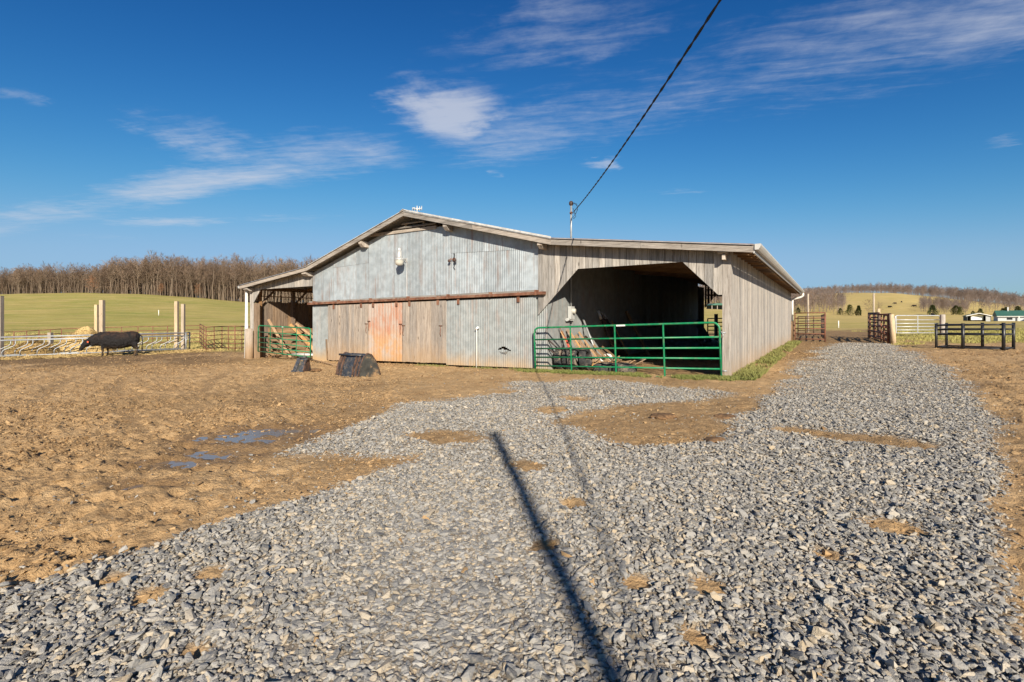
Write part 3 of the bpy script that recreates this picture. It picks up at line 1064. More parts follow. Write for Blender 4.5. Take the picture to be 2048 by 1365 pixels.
def build_gravel():
    drive = empty('gravel_drive', (0, 0, 0))
    tag(drive, 'grey crushed stone drive curving past the barn', kind='structure')
    P = []
    for (y0, y1, x0, x1, dens) in ((-3, 0.9, -5, 4, 150), (0.9, 5, -5, 6.2, 3900), (5, 9, -4.5, 10, 2500), (9, 14, -5, 13.5, 950), (14, 22, -2, 19, 420), (22, 31, 8, 24, 260)):
        n = int((y1 - y0) * (x1 - x0) * dens)
        P.append(np.stack([rng.uniform(x0, x1, n), rng.uniform(y0, y1, n)], -1))
    P = np.concatenate(P)
    x, y = P[:, 0], P[:, 1]
    vis = (np.abs(x) < np.abs(y) * 1.12 + 0.8)
    P = P[vis]
    x, y = P[:, 0], P[:, 1]
    g = gravel_mask(x, y)
    thin = 0.75 + 0.5 * (fbm(x * 0.9, y * 0.9, 4, 71))
    keep = rng.random(len(x)) < np.clip(g * thin * 1.0, 0, 1) + 0.012 * (np.abs(x - 2) < 6)
    # loose stones strewn past the right edge
    x, y, g = x[keep], y[keep], g[keep]
    s_, w_ = to_barn(x, y)
    keep = ~((s_ > -0.4) & (w_ > -0.5))
    x, y, g = x[keep], y[keep], g[keep]
    n = len(x)
    size = np.exp(rng.normal(math.log(0.039), 0.36, n))
    size = np.where(rng.random(n) < 0.44, size * 0.48, size * 0.69)
    size = np.clip(size, 0.011, 0.07)
    size *= 1 + 0.35 * sstep(y, 9, 20)
    size *= np.where(g < 0.3, 0.7, 1)
    packed = np.exp(-(((x + 0.35) / 0.7) ** 2 + ((y - 2.7) / 1.4) ** 2)) * 0.9
    tilt = (1 - 0.6 * packed)[:, None] * 0.38
    rots = np.stack([rng.normal(0, 1, n), rng.normal(0, 1, n), rng.uniform(0, 6.28, n)], -1)
    rots[:, :2] *= tilt
    scl = size[:, None] * np.stack([rng.uniform(0.85, 1.35, n), rng.uniform(0.75, 1.1, n), rng.uniform(0.6, 1.05, n)], -1)
    z = ground_z(x, y) + scl[:, 2] * (rng.uniform(-0.05, 0.34, n) * (1 - 0.7 * packed)) + rng.random(n) ** 2 * 0.016 * g * (1 - packed)
    pts = np.stack([x, y, z], -1)
    idx = rng.integers(0, len(ROCKS), n)
    # the 300 that show largest become stones of their own
    infr = (np.abs(x / np.maximum(y, 0.1)) < 1.0) & (y > 1.95)
    score = np.where(infr, size / np.maximum(y, 0.1), 0)
    big = np.argsort(-score)[:300]
    for k in big:
        o = bpy.data.objects.new('stone', ROCKS[idx[k]])
        COL.objects.link(o)
        o.parent = drive
        o.location = pts[k]
        o.rotation_euler = rots[k]
        o.scale = scl[k]
    m = np.ones(n, bool)
    m[big] = False
    scatter('gravel', pts[m], rots[m], scl[m], idx[m], ROCK_SRC, 'loose grey and tan crushed stone', drive)
    print('stones', n)


build_gravel()


def build_clods():
    P = []
    for (y0, y1, x0, x1, dens) in ((1.2, 4, -5, 6, 1300), (4, 10, -11, 12, 850), (10, 20, -20, 20, 260), (20, 30, -28, 26, 40)):
        n = int((y1 - y0) * (x1 - x0) * dens)
        P.append(np.stack([rng.uniform(x0, x1, n), rng.uniform(y0, y1, n)], -1))
    P = np.concatenate(P)
    x, y = P[:, 0], P[:, 1]
    v = np.abs(x) < y * 1.1 + 0.5
    x, y = x[v], y[v]
    gr, gv, dk, st, we = masks(x, y)
    s_, w_ = to_barn(x, y)
    inside = (s_ > 0) & (s_ < 20.3) & (w_ > 0)
    patch = sstep(fbm(x * 0.7, y * 0.7, 4, 81), 0.42, 0.62)
    side = 0.25 + 0.75 * np.maximum(sstep(-x, 0.5, 3.5), sstep(x, 5, 7))
    keep = (rng.random(len(x)) < (1 - gr) * (1 - 0.93 * gv) * (0.2 + 0.8 * patch) * side * (1 - we * 0.8)) & ~inside
    x, y = x[keep], y[keep]
    n = len(x)
    size = np.clip(np.exp(rng.normal(math.log(0.019), 0.48, n)), 0.007, 0.075) * (1 + 0.5 * sstep(y, 10, 22))
    scl = size[:, None] * np.stack([rng.uniform(0.8, 1.4, n), rng.uniform(0.8, 1.2, n), rng.uniform(0.5, 0.95, n)], -1)
    rots = rng.uniform(-3.1, 3.1, (n, 3)) * np.array([0.2, 0.2, 1])
    z = ground_z(x, y) + scl[:, 2] * 0.15
    scatter('dirt_clods', np.stack([x, y, z], -1), rots, scl, rng.integers(0, 6, n), CLOD_SRC, 'dry clods of trampled mud strewn over the yard')
    print('clods', n)


build_clods()
# ------------------------------------------------------------------ barn
ROOF = [(-0.57, 3.10), (4.62, 3.70), (10.34, 5.15), (15.75, 3.52), (20.6, 2.95)]
_rs, _rz = zip(*ROOF)
LEN = 21.5
OVER = -0.42


def rz_(s):
    return float(np.interp(s, _rs, _rz))


barn = empty('barn', (*BARN_C, 0), BARN_ROT, 'long low cattle barn with grey metal front and open board sheds on both sides', 'barn')


def part(mb, name, mat, parent=None, label=None):
    o = mb.build(name, mat, parent or barn)
    if label: o['label'] = label
    return o


def poly_board(s0, s1, bot, top, w0, w1, breaks=()):
    """upright board between s0 and s1 whose ends follow functions of s"""
    ss = sorted([s0] + [q for q in breaks if s0 + 1e-3 < q < s1 - 1e-3] + [s1])
    low = [(-q, bot(q)) for q in ss]
    hi = [(-q, top(q)) for q in ss]
    return MB().prism(low + hi[::-1], 'y', w0, w1)


def corr_sheet(s0, s1, bot, top, w, amp=0.0055, pitch=0.0676, cols_per=6, rows=1, hole=None):
    """corrugated sheet standing in the front plane, wave running across s"""
    n = max(3, int(round((s1 - s0) / pitch * cols_per)))
    S = np.linspace(s0, s1, n + 1)
    mb = MB()
    vs, fs = [], []
    for j in range(rows + 1):
        for q in S:
            b, t = bot(q), top(q)
            vs.append((-q, w - amp * math.sin(2 * PI * q / pitch), b + (t - b) * j / rows))
    for j in range(rows):
        for i in range(n):
            if hole and hole(S[i], vs[j * (n + 1) + i][2]):
                continue
            fs.append((j * (n + 1) + i, j * (n + 1) + i + 1, (j + 1) * (n + 1) + i + 1, (j + 1) * (n + 1) + i))
    mb.add(vs, fs, True)
    return mb


def corr_side(w0, w1, bot, top, s, amp=0.009, pitch=0.0676):
    n = max(3, int(round((w1 - w0) / pitch * 6)))
    W = np.linspace(w0, w1, n + 1)
    vs = [(-s + amp * math.sin(2 * PI * q / pitch), q, bot) for q in W] + [(-s + amp * math.sin(2 * PI * q / pitch), q, top) for q in W]
    fs = [(i, i + 1, n + 2 + i, n + 1 + i) for i in range(n)]
    return MB().add(vs, fs, True)


S_R, S_L = 5.24, 15.83
INNER = 4.96
VENT_Z = 4.53


def track_z(s):
    return 2.02 + (15.99 - s) / (15.99 - 4.957) * 0.13


def ground_at(s, w=-0.02):
    x, y = barn_xy(s, w)
    return float(base_z(x, y)[0])


# upper metal front: sheets side by side, outer ones in two courses
under = lambda q: rz_(q) - 0.17
edges = np.linspace(S_R, S_L, 17)
for k in range(16):
    a, b = edges[k], edges[k + 1]
    wv = -0.012 - 0.004 * (k % 2) - random.random() * 0.004
    br = [q for q in (9.375, 12.156) if a < q < b]
    top = lambda q: min(under(q), VENT_Z)
    bot = lambda q: track_z(q) + 0.05
    if b < 9.0:                                  # right-hand courses
        seam = lambda q: 3.50 + (q - 5.24) * 0.03
        part(corr_sheet(a, b + 0.03, bot, lambda q: seam(q) + 0.02, wv), 'metal_sheet', M['sheet'])
        part(corr_sheet(a, b + 0.03, seam, top, wv - 0.011), 'metal_sheet', M['sheet'])
    elif a > 12.4:
        seam = lambda q: 3.52 - (q - 12.6) * 0.035
        if under(b) > seam(b) + 0.15:
            part(corr_sheet(a, b + 0.03, bot, lambda q: seam(q) + 0.02, wv), 'metal_sheet', M['sheet'])
            part(corr_sheet(a, b + 0.03, seam, top, wv - 0.011), 'metal_sheet', M['sheet'])
        else:
            part(corr_sheet(a, min(b + 0.03, S_L), bot, top, wv), 'metal_sheet', M['sheet'])
    else:
        part(corr_sheet(a, b + 0.03, bot, top, wv), 'metal_sheet', M['sheet'])

# gable vent: frame, slats and studs
part(MB().box(-9.2, -12.35, -0.06, 0.02, VENT_Z - 0.05, VENT_Z + 0.05), 'vent_frame', M['fascia'])
for k in range(4):
    z = VENT_Z + 0.10 + k * 0.135
    half = [q for q in np.linspace(9.0, 12.6, 400) if under(q) > z + 0.07]
    if half:
        mb = MB()
        a, b = half[0], half[-1]
        mb.add([(-a, -0.03, z), (-b, -0.03, z), (-b, 0.05, z + 0.055), (-a, 0.05, z + 0.055),
                (-a, -0.05, z + 0.028), (-b, -0.05, z + 0.028), (-b, 0.03, z + 0.085), (-a, 0.03, z + 0.085)],
               [(0, 1, 2, 3), (7, 6, 5, 4), (0, 4, 5, 1), (1, 5, 6, 2), (2, 6, 7, 3), (3, 7, 4, 0)])
        part(mb, 'vent_slat', M['fascia'])
for s in (9.9, 10.75, 11.3):
    part(MB().box(-s - 0.04, -s + 0.04, 0.09, 0.15, VENT_Z, under(s)), 'vent_stud', M['post'])

# lower front
lowbot = lambda q: ground_at(q) - 0.04
part(corr_sheet(14.80, 15.34, lambda q: lowbot(q) + 0.02, lambda q: track_z(q) - 0.06, -0.02, rows=1), 'metal_sheet', M['sheet_low'])
part(corr_sheet(15.31, S_L, lowbot, lambda q: track_z(q) - 0.06, -0.028, rows=1), 'metal_sheet', M['sheet_low'])
part(corr_sheet(INNER, 5.62, lowbot, lambda q: min(track_z(q) + 0.35, 2.5), 0.03), 'metal_sheet', M['sheet_low'])


def hang(q):
    return track_z(q) - 0.07


def hinge(door, s, z):
    mb = MB().box(-s - 0.05, -s + 0.05, -0.115, -0.10, z - 0.16, z + 0.12).tube([(-s, -0.13, z + 0.09), (-s, -0.07, z + 0.09)], 0.05, 10)
    part(mb, 'track_hanger', M['rust'], door)


def board_door(s0, s1, name_mat, bot, nb, label, wob=0.012):
    d = empty('door', (0, 0, 0))
    d.parent = barn
    d['label'] = label
    wdt = (s1 - s0) / nb
    for k in range(nb):
        a = s0 + k * wdt
        mb = poly_board(a + 0.005, a + wdt - 0.004, lambda q: bot(q) + random.uniform(-0.012, 0.012), hang, -0.085 - random.random() * 0.012, -0.055)
        part(mb, 'board', name_mat, d)
    part(MB().box(-s0 - 0.05, -s1 + 0.05, -0.052, -0.02, 1.55, 1.7), 'rail', M['inner_board'], d)
    part(MB().box(-s0 - 0.05, -s1 + 0.05, -0.052, -0.02, 0.2, 0.35), 'rail', M['inner_board'], d)
    hinge(d, s0 + 0.35, hang(s0) + 0.02)
    hinge(d, s1 - 0.35, hang(s1) + 0.02)
    return d


d1 = board_door(12.50, 14.78, M['door_board'], lambda q: ground_at(q) + 0.06, 15, 'grey board sliding door, left of the red panel')
d2 = board_door(8.72, 10.72, M['door_board'], lambda q: ground_at(q) + 0.10, 12, 'grey board sliding door, right of the red panel')
# torn lower corner of the left metal leaf beside the first door
part(MB().bar((-14.86, -0.05, -0.18), (-14.92, -0.05, 0.62), 0.10, 0.03), 'batten', M['inner_board'])
# red painted leaf
d3 = empty('door')
d3.parent = barn
d3['label'] = 'peeling orange red sliding door leaf'
for k in range(6):
    a = 10.745 + k * 0.29
    part(corr_sheet(a, a + 0.288, lambda q: ground_at(q) + 0.10, hang, -0.075 - 0.004 * (k % 2), amp=0.004, pitch=0.144, cols_per=6), 'panel', M['red_door'], d3)
hinge(d3, 11.0, hang(11.0) + 0.02)
hinge(d3, 12.2, hang(12.2) + 0.02)
for (dd, s, z) in ((d1, 12.56, 1.15), (d3, 12.42, 1.25), (d2, 10.66, 1.1), (d3, 10.80, 1.15), (d2, 8.95, 1.1)):
    mb = MB()
    mb.tube([(-s - 0.07, -0.11, z + 0.1), (-s + 0.08, -0.12, z + 0.1)], 0.012, 6)
    mb.tube([(-s, -0.115, z + 0.08), (-s + 0.02, -0.13, z - 0.02), (-s - 0.01, -0.12, z - 0.16), (-s + 0.015, -0.12, z - 0.25)], 0.012, 5)
    part(mb, 'hasp', M['rust'], dd)
for (s, dx) in ((12.48, 0.0), (10.73, 0.0)):
    pass
# big metal door on the right with a torn hole
d4 = empty('door')
d4.parent = barn
d4['label'] = 'large corrugated metal sliding door with a torn hole'
eds = [5.30, 5.86, 6.42, 7.02, 7.58, 8.14, 8.70]


def torn(q, z):
    c = 0.47 + 0.05 * math.sin(q * 9)
    if abs(q - 6.42) < 0.24 and abs(z - c) < 0.045 - 0.10 * abs(q - 6.42): return True
    return abs(q - 6.52) < 0.2 and z < -0.10


for k in range(6):
    a, b = eds[k], eds[k + 1]
    hole = torn if 1 <= k <= 2 else None
    part(corr_sheet(a, b + 0.03, lambda q: ground_at(q) + 0.05, hang, -0.06 - 0.006 * (k % 2), rows=64 if hole else 1, hole=hole), 'metal_sheet', M['sheet_low'], d4)
mb = MB()
mb.add([(-6.62, -0.085, 0.44), (-6.45, -0.13, 0.40), (-6.3, -0.15, 0.43), (-6.22, -0.09, 0.50), (-6.35, -0.10, 0.35), (-6.52, -0.09, 0.37)], [(0, 1, 4, 5), (1, 2, 3, 4)])
part(mb, 'bent_flap', M['sheet_low'], d4)
hinge(d4, 5.9, hang(5.9) + 0.02)
hinge(d4, 8.2, hang(8.2) + 0.02)
# lining added close behind the doors to block light and keep the inside dark
part(MB().prism([(-S_L + 0.05, -0.5), (-INNER - 0.1, -0.5), (-INNER - 0.1, 3.6), (-10.34, 4.95), (-S_L + 0.05, 3.3)], 'y', 0.9, 0.92), 'inner_lining', M['inner_board'])

# track rail and its brackets
mb = MB()
a, b = 4.957, 15.99
mb.bar((-a, -0.13, track_z(a) + 0.03), (-b, -0.13, track_z(b) + 0.03), 0.09, 0.085)
part(mb, 'track_rail', M['rust'])
mb = MB()
mb.bar((-a - 0.3, -0.055, track_z(a) + 0.085), (-b, -0.055, track_z(b) + 0.085), 0.06, 0.09)
part(mb, 'track_board', M['fascia'])
for s in (5.26, 6.9, 8.6, 10.4, 12.3, 14.1, 15.6):
    part(MB().box(-s - 0.035, -s + 0.035, -0.185, -0.03, track_z(s) - 0.02, track_z(s) + 0.13), 'track_bracket', M['rust'])

# right-hand shed front: boards round the opening
RB = [(0.17, 2.0), (0.26, 2.0), (1.10, 2.85), (3.97, 2.83), (5.26, 1.53)]
rbot = lambda q: float(np.interp(q, [p[0] for p in RB], [p[1] for p in RB]))
S = 0.172
while S < 5.2:
    wd = min(random.choice((0.185, 0.195, 0.20, 0.21)), 5.26 - S)
    if 5.26 - S - wd < 0.08: wd = 5.26 - S
    part(poly_board(S, S + wd - 0.013, rbot, lambda q: rz_(q) - 0.11, -0.035 - random.random() * 0.008, -0.008, [p[0] for p in RB]), 'board', M['board'])
    S += wd
# corner post of two boards
part(MB().box(-0.165, 0.03, -0.045, 0.0, 0.03, rz_(0.1) - 0.13), 'corner_board', M['post'])
part(MB().box(-0.15, -0.02, 0.003, 0.14, -0.2, rz_(0.1) - 0.14), 'post', M['post'])
# right side wall, one board after another
W = 0.003
kk = 0
while W < LEN:
    wd = random.uniform(0.165, 0.215)
    wd = min(wd, LEN - W)
    zb = ground_at(0, W) + random.uniform(-0.02, 0.03)
    part(MB().box(0.005 + random.random() * 0.006, 0.03 + random.random() * 0.004, W + 0.004, W + wd - 0.006, zb, rz_(0) - 0.10), 'board', M['side_board'])
    W += wd
# left-hand shed front
LB = [(15.84, 2.78), (19.55, 2.76), (20.12, 2.15), (20.3, 2.10)]
lbot = lambda q: float(np.interp(q, [p[0] for p in LB], [p[1] for p in LB]))
S = 15.86
while S < 20.25:
    wd = min(random.choice((0.18, 0.20, 0.215)), 20.3 - S)
    part(poly_board(S, S + wd - 0.013, lbot, lambda q: rz_(q) - 0.10, -0.035 - random.random() * 0.008, -0.008, [p[0] for p in LB]), 'board', M['board'])
    S += wd
part(MB().box(-20.36, -20.12, -0.05, 0.06, 0.9, rz_(20.2) - 0.12), 'corner_board', M['board'])
part(MB().box(-20.10, -19.92, -0.02, 0.16, -0.45, 2.15), 'post', M['inner_board'])
mb = MB().tube([(-20.30, -0.12, -0.6), (-20.29, -0.12, 1.0)], [0.19, 0.175], 14)
part(mb, 'guard_post', M['door_board'])

# left shed: side wall, open band with posts and braces above it
W = 0.2
while W < 6.2:
    wd = random.uniform(0.16, 0.22)
    part(MB().box(-20.30, -20.27, W + 0.004, W + wd - 0.006, ground_at(20.3, W) - 0.1, 2.24 + random.uniform(-0.03, 0.03)), 'board', M['inner_board'])
    W += wd
part(MB().box(-20.30, -20.27, W, LEN, -0.8, 2.24), 'side_cladding', M['inner_board'])
part(MB().box(-20.36, -20.18, 0.17, LEN, 2.76, 2.92), 'plate_beam', M['frame'])
part(MB().box(-20.345, -20.31, 0.17, LEN, 2.475, 2.515), 'band_rail', M['frame'])
for w in (0.30, 2.0, 4.6, 7.0, 9.4, 11.8, 14.2, 16.6, 19.0, 21.3):
    part(MB().box(-20.26, -20.12, w - 0.06, w + 0.08, ground_at(20.2, w) - 0.2, 2.755), 'post', M['frame'])
    for sg in (-1, 1):
        if 0.2 < w + sg * 0.75 < LEN and w != 0.30 or (w == 0.30 and sg == 1):
            if w == 2.0 and sg == -1: continue
            part(MB().bar((-20.19, w + sg * 0.05, 2.1), (-20.19, w + sg * 0.7, 2.74), 0.06, 0.11, (1, 0, 0)), 'brace', M['frame'])
# feed rack of wide planks inside the left shed
for k, z in enumerate((-0.26, 0.06, 0.40, 0.76)):
    part(MB().box(-19.80, -19.76, 0.5, 6.4, z, z + random.uniform(0.19, 0.23)), 'rack_plank', M['plank_y'])
for w in (0.6, 2.6, 4.6, 6.3):
    part(MB().box(-19.91, -19.81, w - 0.05, w + 0.05, -0.6, 1.0), 'rack_post', M['frame'])

# central walls towards the sheds
W = 0.04
while W < 19.7:
    w1 = min(W + 0.66, 19.7)
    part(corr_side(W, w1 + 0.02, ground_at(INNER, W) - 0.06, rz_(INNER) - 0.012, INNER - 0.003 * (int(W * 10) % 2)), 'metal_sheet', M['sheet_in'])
    W = w1
part(MB().box(-S_L - 0.0, -S_L + 0.03, 0.02, LEN, -0.5, 3.3), 'inner_lining', M['inner_board'])
part(MB().box(-S_L, -INNER, LEN - 0.03, LEN, -0.6, 3.5), 'rear_cladding', M['board'])
part(MB().prism([(-INNER, 3.505), (-S_L, 3.505), (-10.34, 4.9)], 'y', LEN - 0.03, LEN), 'rear_cladding', M['board'])
# rear end of the right shed, same shape of opening, boards with slits between them
S = 0.05
while S < INNER - 0.02:
    wd = 0.19
    e = min(S + wd, INNER)
    gap = 0.045 if S > 4.0 else 0.006
    part(poly_board(S, e - gap, lambda q: float(np.interp(q, [0.1, 0.26, 1.1, 4.3, 4.96], [2.0, 2.0, 2.85, 2.9, 2.1])), lambda q: rz_(q) - 0.06, LEN - 0.03, LEN, [0.26, 1.1, 4.3]), 'rear_board', M['frame'])
    S += wd
part(MB().box(-4.9, -0.1, LEN - 0.09, LEN - 0.035, 2.95, 3.05), 'rear_girt', M['frame'])
part(MB().box(-4.9, -0.1, LEN - 0.09, LEN - 0.035, 3.3, 3.38), 'rear_girt', M['frame'])
part(MB().box(-0.30, -0.1, LEN - 0.2, LEN - 0.035, -0.2, 2.9), 'post', M['frame'])
# posts and beams inside the right shed
for w in (5.4, 10.8, 16.2):
    part(MB().box(-0.2, -0.05, w - 0.08, w + 0.08, -0.4, 2.86), 'post', M['frame'])
part(MB().box(-0.20, -0.05, 0.15, LEN - 0.1, 2.87, 3.0), 'plate_beam', M['frame'])
for w in (0.14, 2.6, 5.1, 7.6):
    part(MB().bar((-0.05, w, rz_(0) - 0.32), (-4.9, w, rz_(4.9) - 0.36), 0.06, 0.19), 'tie_beam', M['rafter'])

# rafters under the right eave and shed roof
for k in range(36):
    w = -0.33 + k * 0.62
    part(MB().bar((0.50, w, rz_(-0.5) - 0.115), (-4.6, w, rz_(4.6) - 0.115), 0.045, 0.12), 'rafter', M['rafter'])
for k in range(9):
    w = 0.2 + k * 2.6
    part(MB().bar((-15.8, w, rz_(15.8) - 0.12), (-20.5, w, rz_(20.5) - 0.12), 0.045, 0.12), 'rafter', M['rafter'])
for s in (0.7, 1.5, 2.3, 3.1, 3.9):
    part(MB().box(-s - 0.045, -s + 0.045, -0.1, LEN, rz_(s) - 0.05, rz_(s) - 0.012), 'purlin', M['frame'])

# roof sheets: four slopes of corrugated metal
def roof_slope(s0, s1):
    pitch, per = 0.0676 * 1.3, 4
    n = int((LEN + 0.3 - OVER) / pitch * per)
    W = np.linspace(OVER - 0.04, LEN + 0.25, n + 1)
    vs = []
    for q in (s0, s1):
        for w in W:
            vs.append((-q, w, rz_(q) + 0.016 * math.sin(2 * PI * w / pitch) + 0.004))
    fs = [(i, i + 1, n + 2 + i, n + 1 + i) for i in range(n)]
    return MB().add(vs, fs, True)


for k in range(4):
    part(roof_slope(ROOF[k][0], ROOF[k + 1][0]), 'roof', M['roof'])
part(MB().prism([(-10.34 - 0.16, 5.125), (-10.34, 5.185), (-10.34 + 0.16, 5.13), (-10.34, 5.20)], 'y', OVER - 0.05, LEN + 0.25), 'ridge_cap', M['roof_edge'])


def fascia(s0, s1, h, w, t, mat, name, dz=-0.012):
    mb = MB()
    a, b = s0, s1
    za, zb = rz_(a) + dz, rz_(b) + dz
    mb.add([(-a, w, za), (-b, w, zb), (-b, w, zb - h), (-a, w, za - h), (-a, w + t, za), (-b, w + t, zb), (-b, w + t, zb - h), (-a, w + t, za - h)],
           [(0, 1, 2, 3), (7, 6, 5, 4), (0, 4, 5, 1), (1, 5, 6, 2), (2, 6, 7, 3), (3, 7, 4, 0)])
    return part(mb, name, mat)


fascia(-0.56, 2.05, 0.165, OVER, 0.035, M['fascia'], 'fascia_board')
fascia(2.055, 4.62, 0.17, OVER, 0.035, M['fascia'], 'fascia_board')
fascia(4.625, 7.4, 0.15, OVER + 0.003, 0.035, M['fascia'], 'fascia_board', -0.035)
fascia(7.405, 10.34, 0.15, OVER + 0.003, 0.035, M['fascia'], 'fascia_board', -0.035)
fascia(10.345, 13.2, 0.15, OVER + 0.003, 0.035, M['fascia'], 'fascia_board', -0.02)
fascia(13.205, 15.75, 0.15, OVER + 0.003, 0.035, M['fascia'], 'fascia_board', -0.02)
fascia(15.755, 20.58, 0.15, OVER, 0.035, M['fascia'], 'fascia_board')
# bright metal edging over the gable boards
for (a, b, dz) in ((4.62, 7.5, 0.05), (7.5, 10.34, 0.045), (10.34, 15.75, 0.02)):
    fascia(a, b, 0.085 if a < 10 else 0.04, OVER - 0.02, 0.018, M['roof_edge'], 'edge_flashing', dz)
fascia(-0.55, 4.60, 0.022, OVER - 0.02, 0.02, M['rust'], 'edge_flashing', 0.012)
# beam ends poking out under the eaves
for (s, wd, hh) in ((0.12, 0.20, 0.05), (5.02, 0.15, 0.17), (8.55, 0.16, 0.2), (12.6, 0.16, 0.2), (15.95, 0.30, 0.15), (20.2, 0.3, 0.13)):
    zt = rz_(s) - 0.175
    mb = MB()
    mb.prism([(OVER + 0.05, zt), (0.15, zt), (0.15, zt - hh), (OVER + 0.17, zt - hh), (OVER + 0.05, zt - hh * 0.45)], 'x', -s - wd / 2, -s + wd / 2)
    part(mb, 'beam_end', M['post'])
part(MB().box(-0.13, -0.06, OVER + 0.12, -0.05, rz_(0.1) - 0.36, rz_(0.1) - 0.235), 'beam_end', M['post'])

# gutter and downspout on the right eave
G0, G1 = OVER - 0.03, LEN + 0.1
gz0 = rz_(-0.57)
prof = [(0.585, gz0 + 0.01), (0.585, gz0 - 0.12), (0.66, gz0 - 0.12), (0.69, gz0 - 0.08), (0.715, gz0 - 0.03), (0.715, gz0 + 0.01), (0.705, gz0 + 0.01), (0.70, gz0 - 0.03), (0.68, gz0 - 0.07), (0.655, gz0 - 0.108), (0.597, gz0 - 0.108), (0.597, gz0 + 0.01)]
part(MB().prism(prof, 'y', G0, G1), 'gutter', M['cream'])
mb = MB().add([(0.585, G0 - 0.002, gz0 + 0.01), (0.585, G0 - 0.002, gz0 - 0.12), (0.66, G0 - 0.002, gz0 - 0.12), (0.715, G0 - 0.002, gz0 - 0.03), (0.715, G0 - 0.002, gz0 + 0.01)], [(0, 1, 2, 3, 4)])
part(mb, 'gutter_cap', M['cream'])
part(MB().box(0.545, 0.58, OVER + 0.01, LEN + 0.05, gz0 - 0.19, gz0 - 0.03), 'eave_board', M['cream'])
mb = MB().tube([(0.65, LEN - 0.05, gz0 - 0.12), (0.65, LEN - 0.03, gz0 - 0.26), (0.52, LEN + 0.0, gz0 - 0.36), (0.12, LEN + 0.02, gz0 - 0.46), (0.09, LEN + 0.02, gz0 - 0.6), (0.09, LEN + 0.02, 1.3)], 0.06, 10)
part(mb, 'downspout', M['white'])
part(MB().tube([(0.09, LEN + 0.02, -0.1), (0.09, LEN + 0.02, 1.3)], 0.12, 10), 'guard_post', M['inner_board'])
# left downspout
mb = MB().tube([(-20.56, -0.10, rz_(20.56) - 0.1), (-20.50, -0.13, 2.55), (-20.47, -0.15, 1.0), (-20.44, -0.20, -0.55)], [0.05, 0.055, 0.075, 0.075], 10)
part(mb, 'downspout', M['white'])
prof2 = [(-20.60, 2.93), (-20.60, 2.83), (-20.70, 2.83), (-20.73, 2.93)]
part(MB().prism(prof2, 'y', OVER, LEN), 'gutter', M['cream'])
# lightning rod ornament on the ridge
mb = MB().tube([(-10.34, 0.25, 5.17), (-10.34, 0.25, 5.44)], 0.016, 6)
mb.tube([(-10.56, 0.25, 5.33), (-10.12, 0.25, 5.33)], 0.013, 6)
mb.tube([(-10.34, 0.05, 5.33), (-10.34, 0.45, 5.33)], 0.013, 6)
for dx in (-0.22, -0.12, 0.12, 0.22):
    mb.tube([(-10.34 + dx, 0.25, 5.26), (-10.34 + dx, 0.25, 5.41)], 0.013, 5)
mb.lathe([(0.0, 0.06), (0.04, 0.03), (0.055, 0.0), (0.04, -0.04), (0.0, -0.06)], 10, (-10.34, 0.25, 5.33))
part(mb, 'ridge_ornament', M['roof_edge'])

# ------------------------------------------------------------------ things fixed to or standing at the barn
def b2w(s, w, z=None):
    x, y = barn_xy(s, w)
    return (x, y, gz(x, y) if z is None else z)


def barn_thing(name, s, w, z, label, cat, group=None, rz=0.0):
    return empty(name, b2w(s, w, z), BARN_ROT + rz, label, cat, group)


# dusk-to-dawn lamp
t = barn_thing('yard_light', 10.60, 0.0, 3.50, 'grey metal yard lamp with a frosted bowl mounted high on the metal front', 'lamp')
c = (0.0, -0.36, -0.02)
MB().lathe([(0.03, 0.34), (0.085, 0.31), (0.092, 0.13), (0.11, 0.08), (0.155, 0.04), (0.165, -0.01), (0.15, -0.03)], 18, c).build('housing', M['grey_steel'], t)
MB().lathe([(0.152, -0.03), (0.148, -0.11), (0.12, -0.18), (0.06, -0.2), (0.0, -0.205)], 18, c).build('lamp_bowl', M['lamp_glass'], t)
MB().lathe([(0.0, 0.41), (0.035, 0.405), (0.04, 0.34), (0.05, 0.335)], 12, c).build('photocell', M['white'], t)
MB().tube([(0.0, -0.02, 0.02), (0.0, -0.2, 0.03), (0.0, -0.29, 0.02)], 0.022, 8).box(-0.05, 0.05, -0.045, -0.025, -0.06, 0.08).build('bracket', M['grey_steel'], t)
MB().tube([(0.03, -0.035, -0.04), (0.03, -0.03, -0.8), (0.03, -0.03, -1.28), (0.07, -0.03, -1.33)], 0.009, 5).build('conduit', M['grey_steel'], t)

# disused flood-light bracket with loose wires
t = barn_thing('floodlight_bracket', 8.42, 0.0, 3.38, 'small broken floodlight bracket with loose wires right of the yard lamp', 'light fitting')
MB().box(-0.05, 0.05, -0.06, -0.03, -0.05, 0.05).build('base_plate', M['rust'], t)
for sg in (-1, 1):
    MB().tube([(0.02 * sg, -0.06, 0.0), (0.09 * sg, -0.11, 0.02), (0.12 * sg, -0.14, -0.02)], 0.018, 6).build('arm', M['rust'], t)
    MB().lathe([(0.03, 0.03), (0.05, 0.0), (0.045, -0.05), (0.0, -0.055)], 10, (0.12 * sg, -0.15, -0.03)).build('lamp_socket', M['dark_pipe'], t)
MB().tube([(0.0, -0.06, 0.05), (0.03, -0.05, 0.15), (0.0, -0.05, 0.2)], 0.012, 5).tube([(0.0, -0.06, -0.05), (0.05, -0.06, -0.17), (-0.02, -0.05, -0.25), (0.04, -0.04, -0.34)], 0.008, 5).build('wire', M['cable'], t)

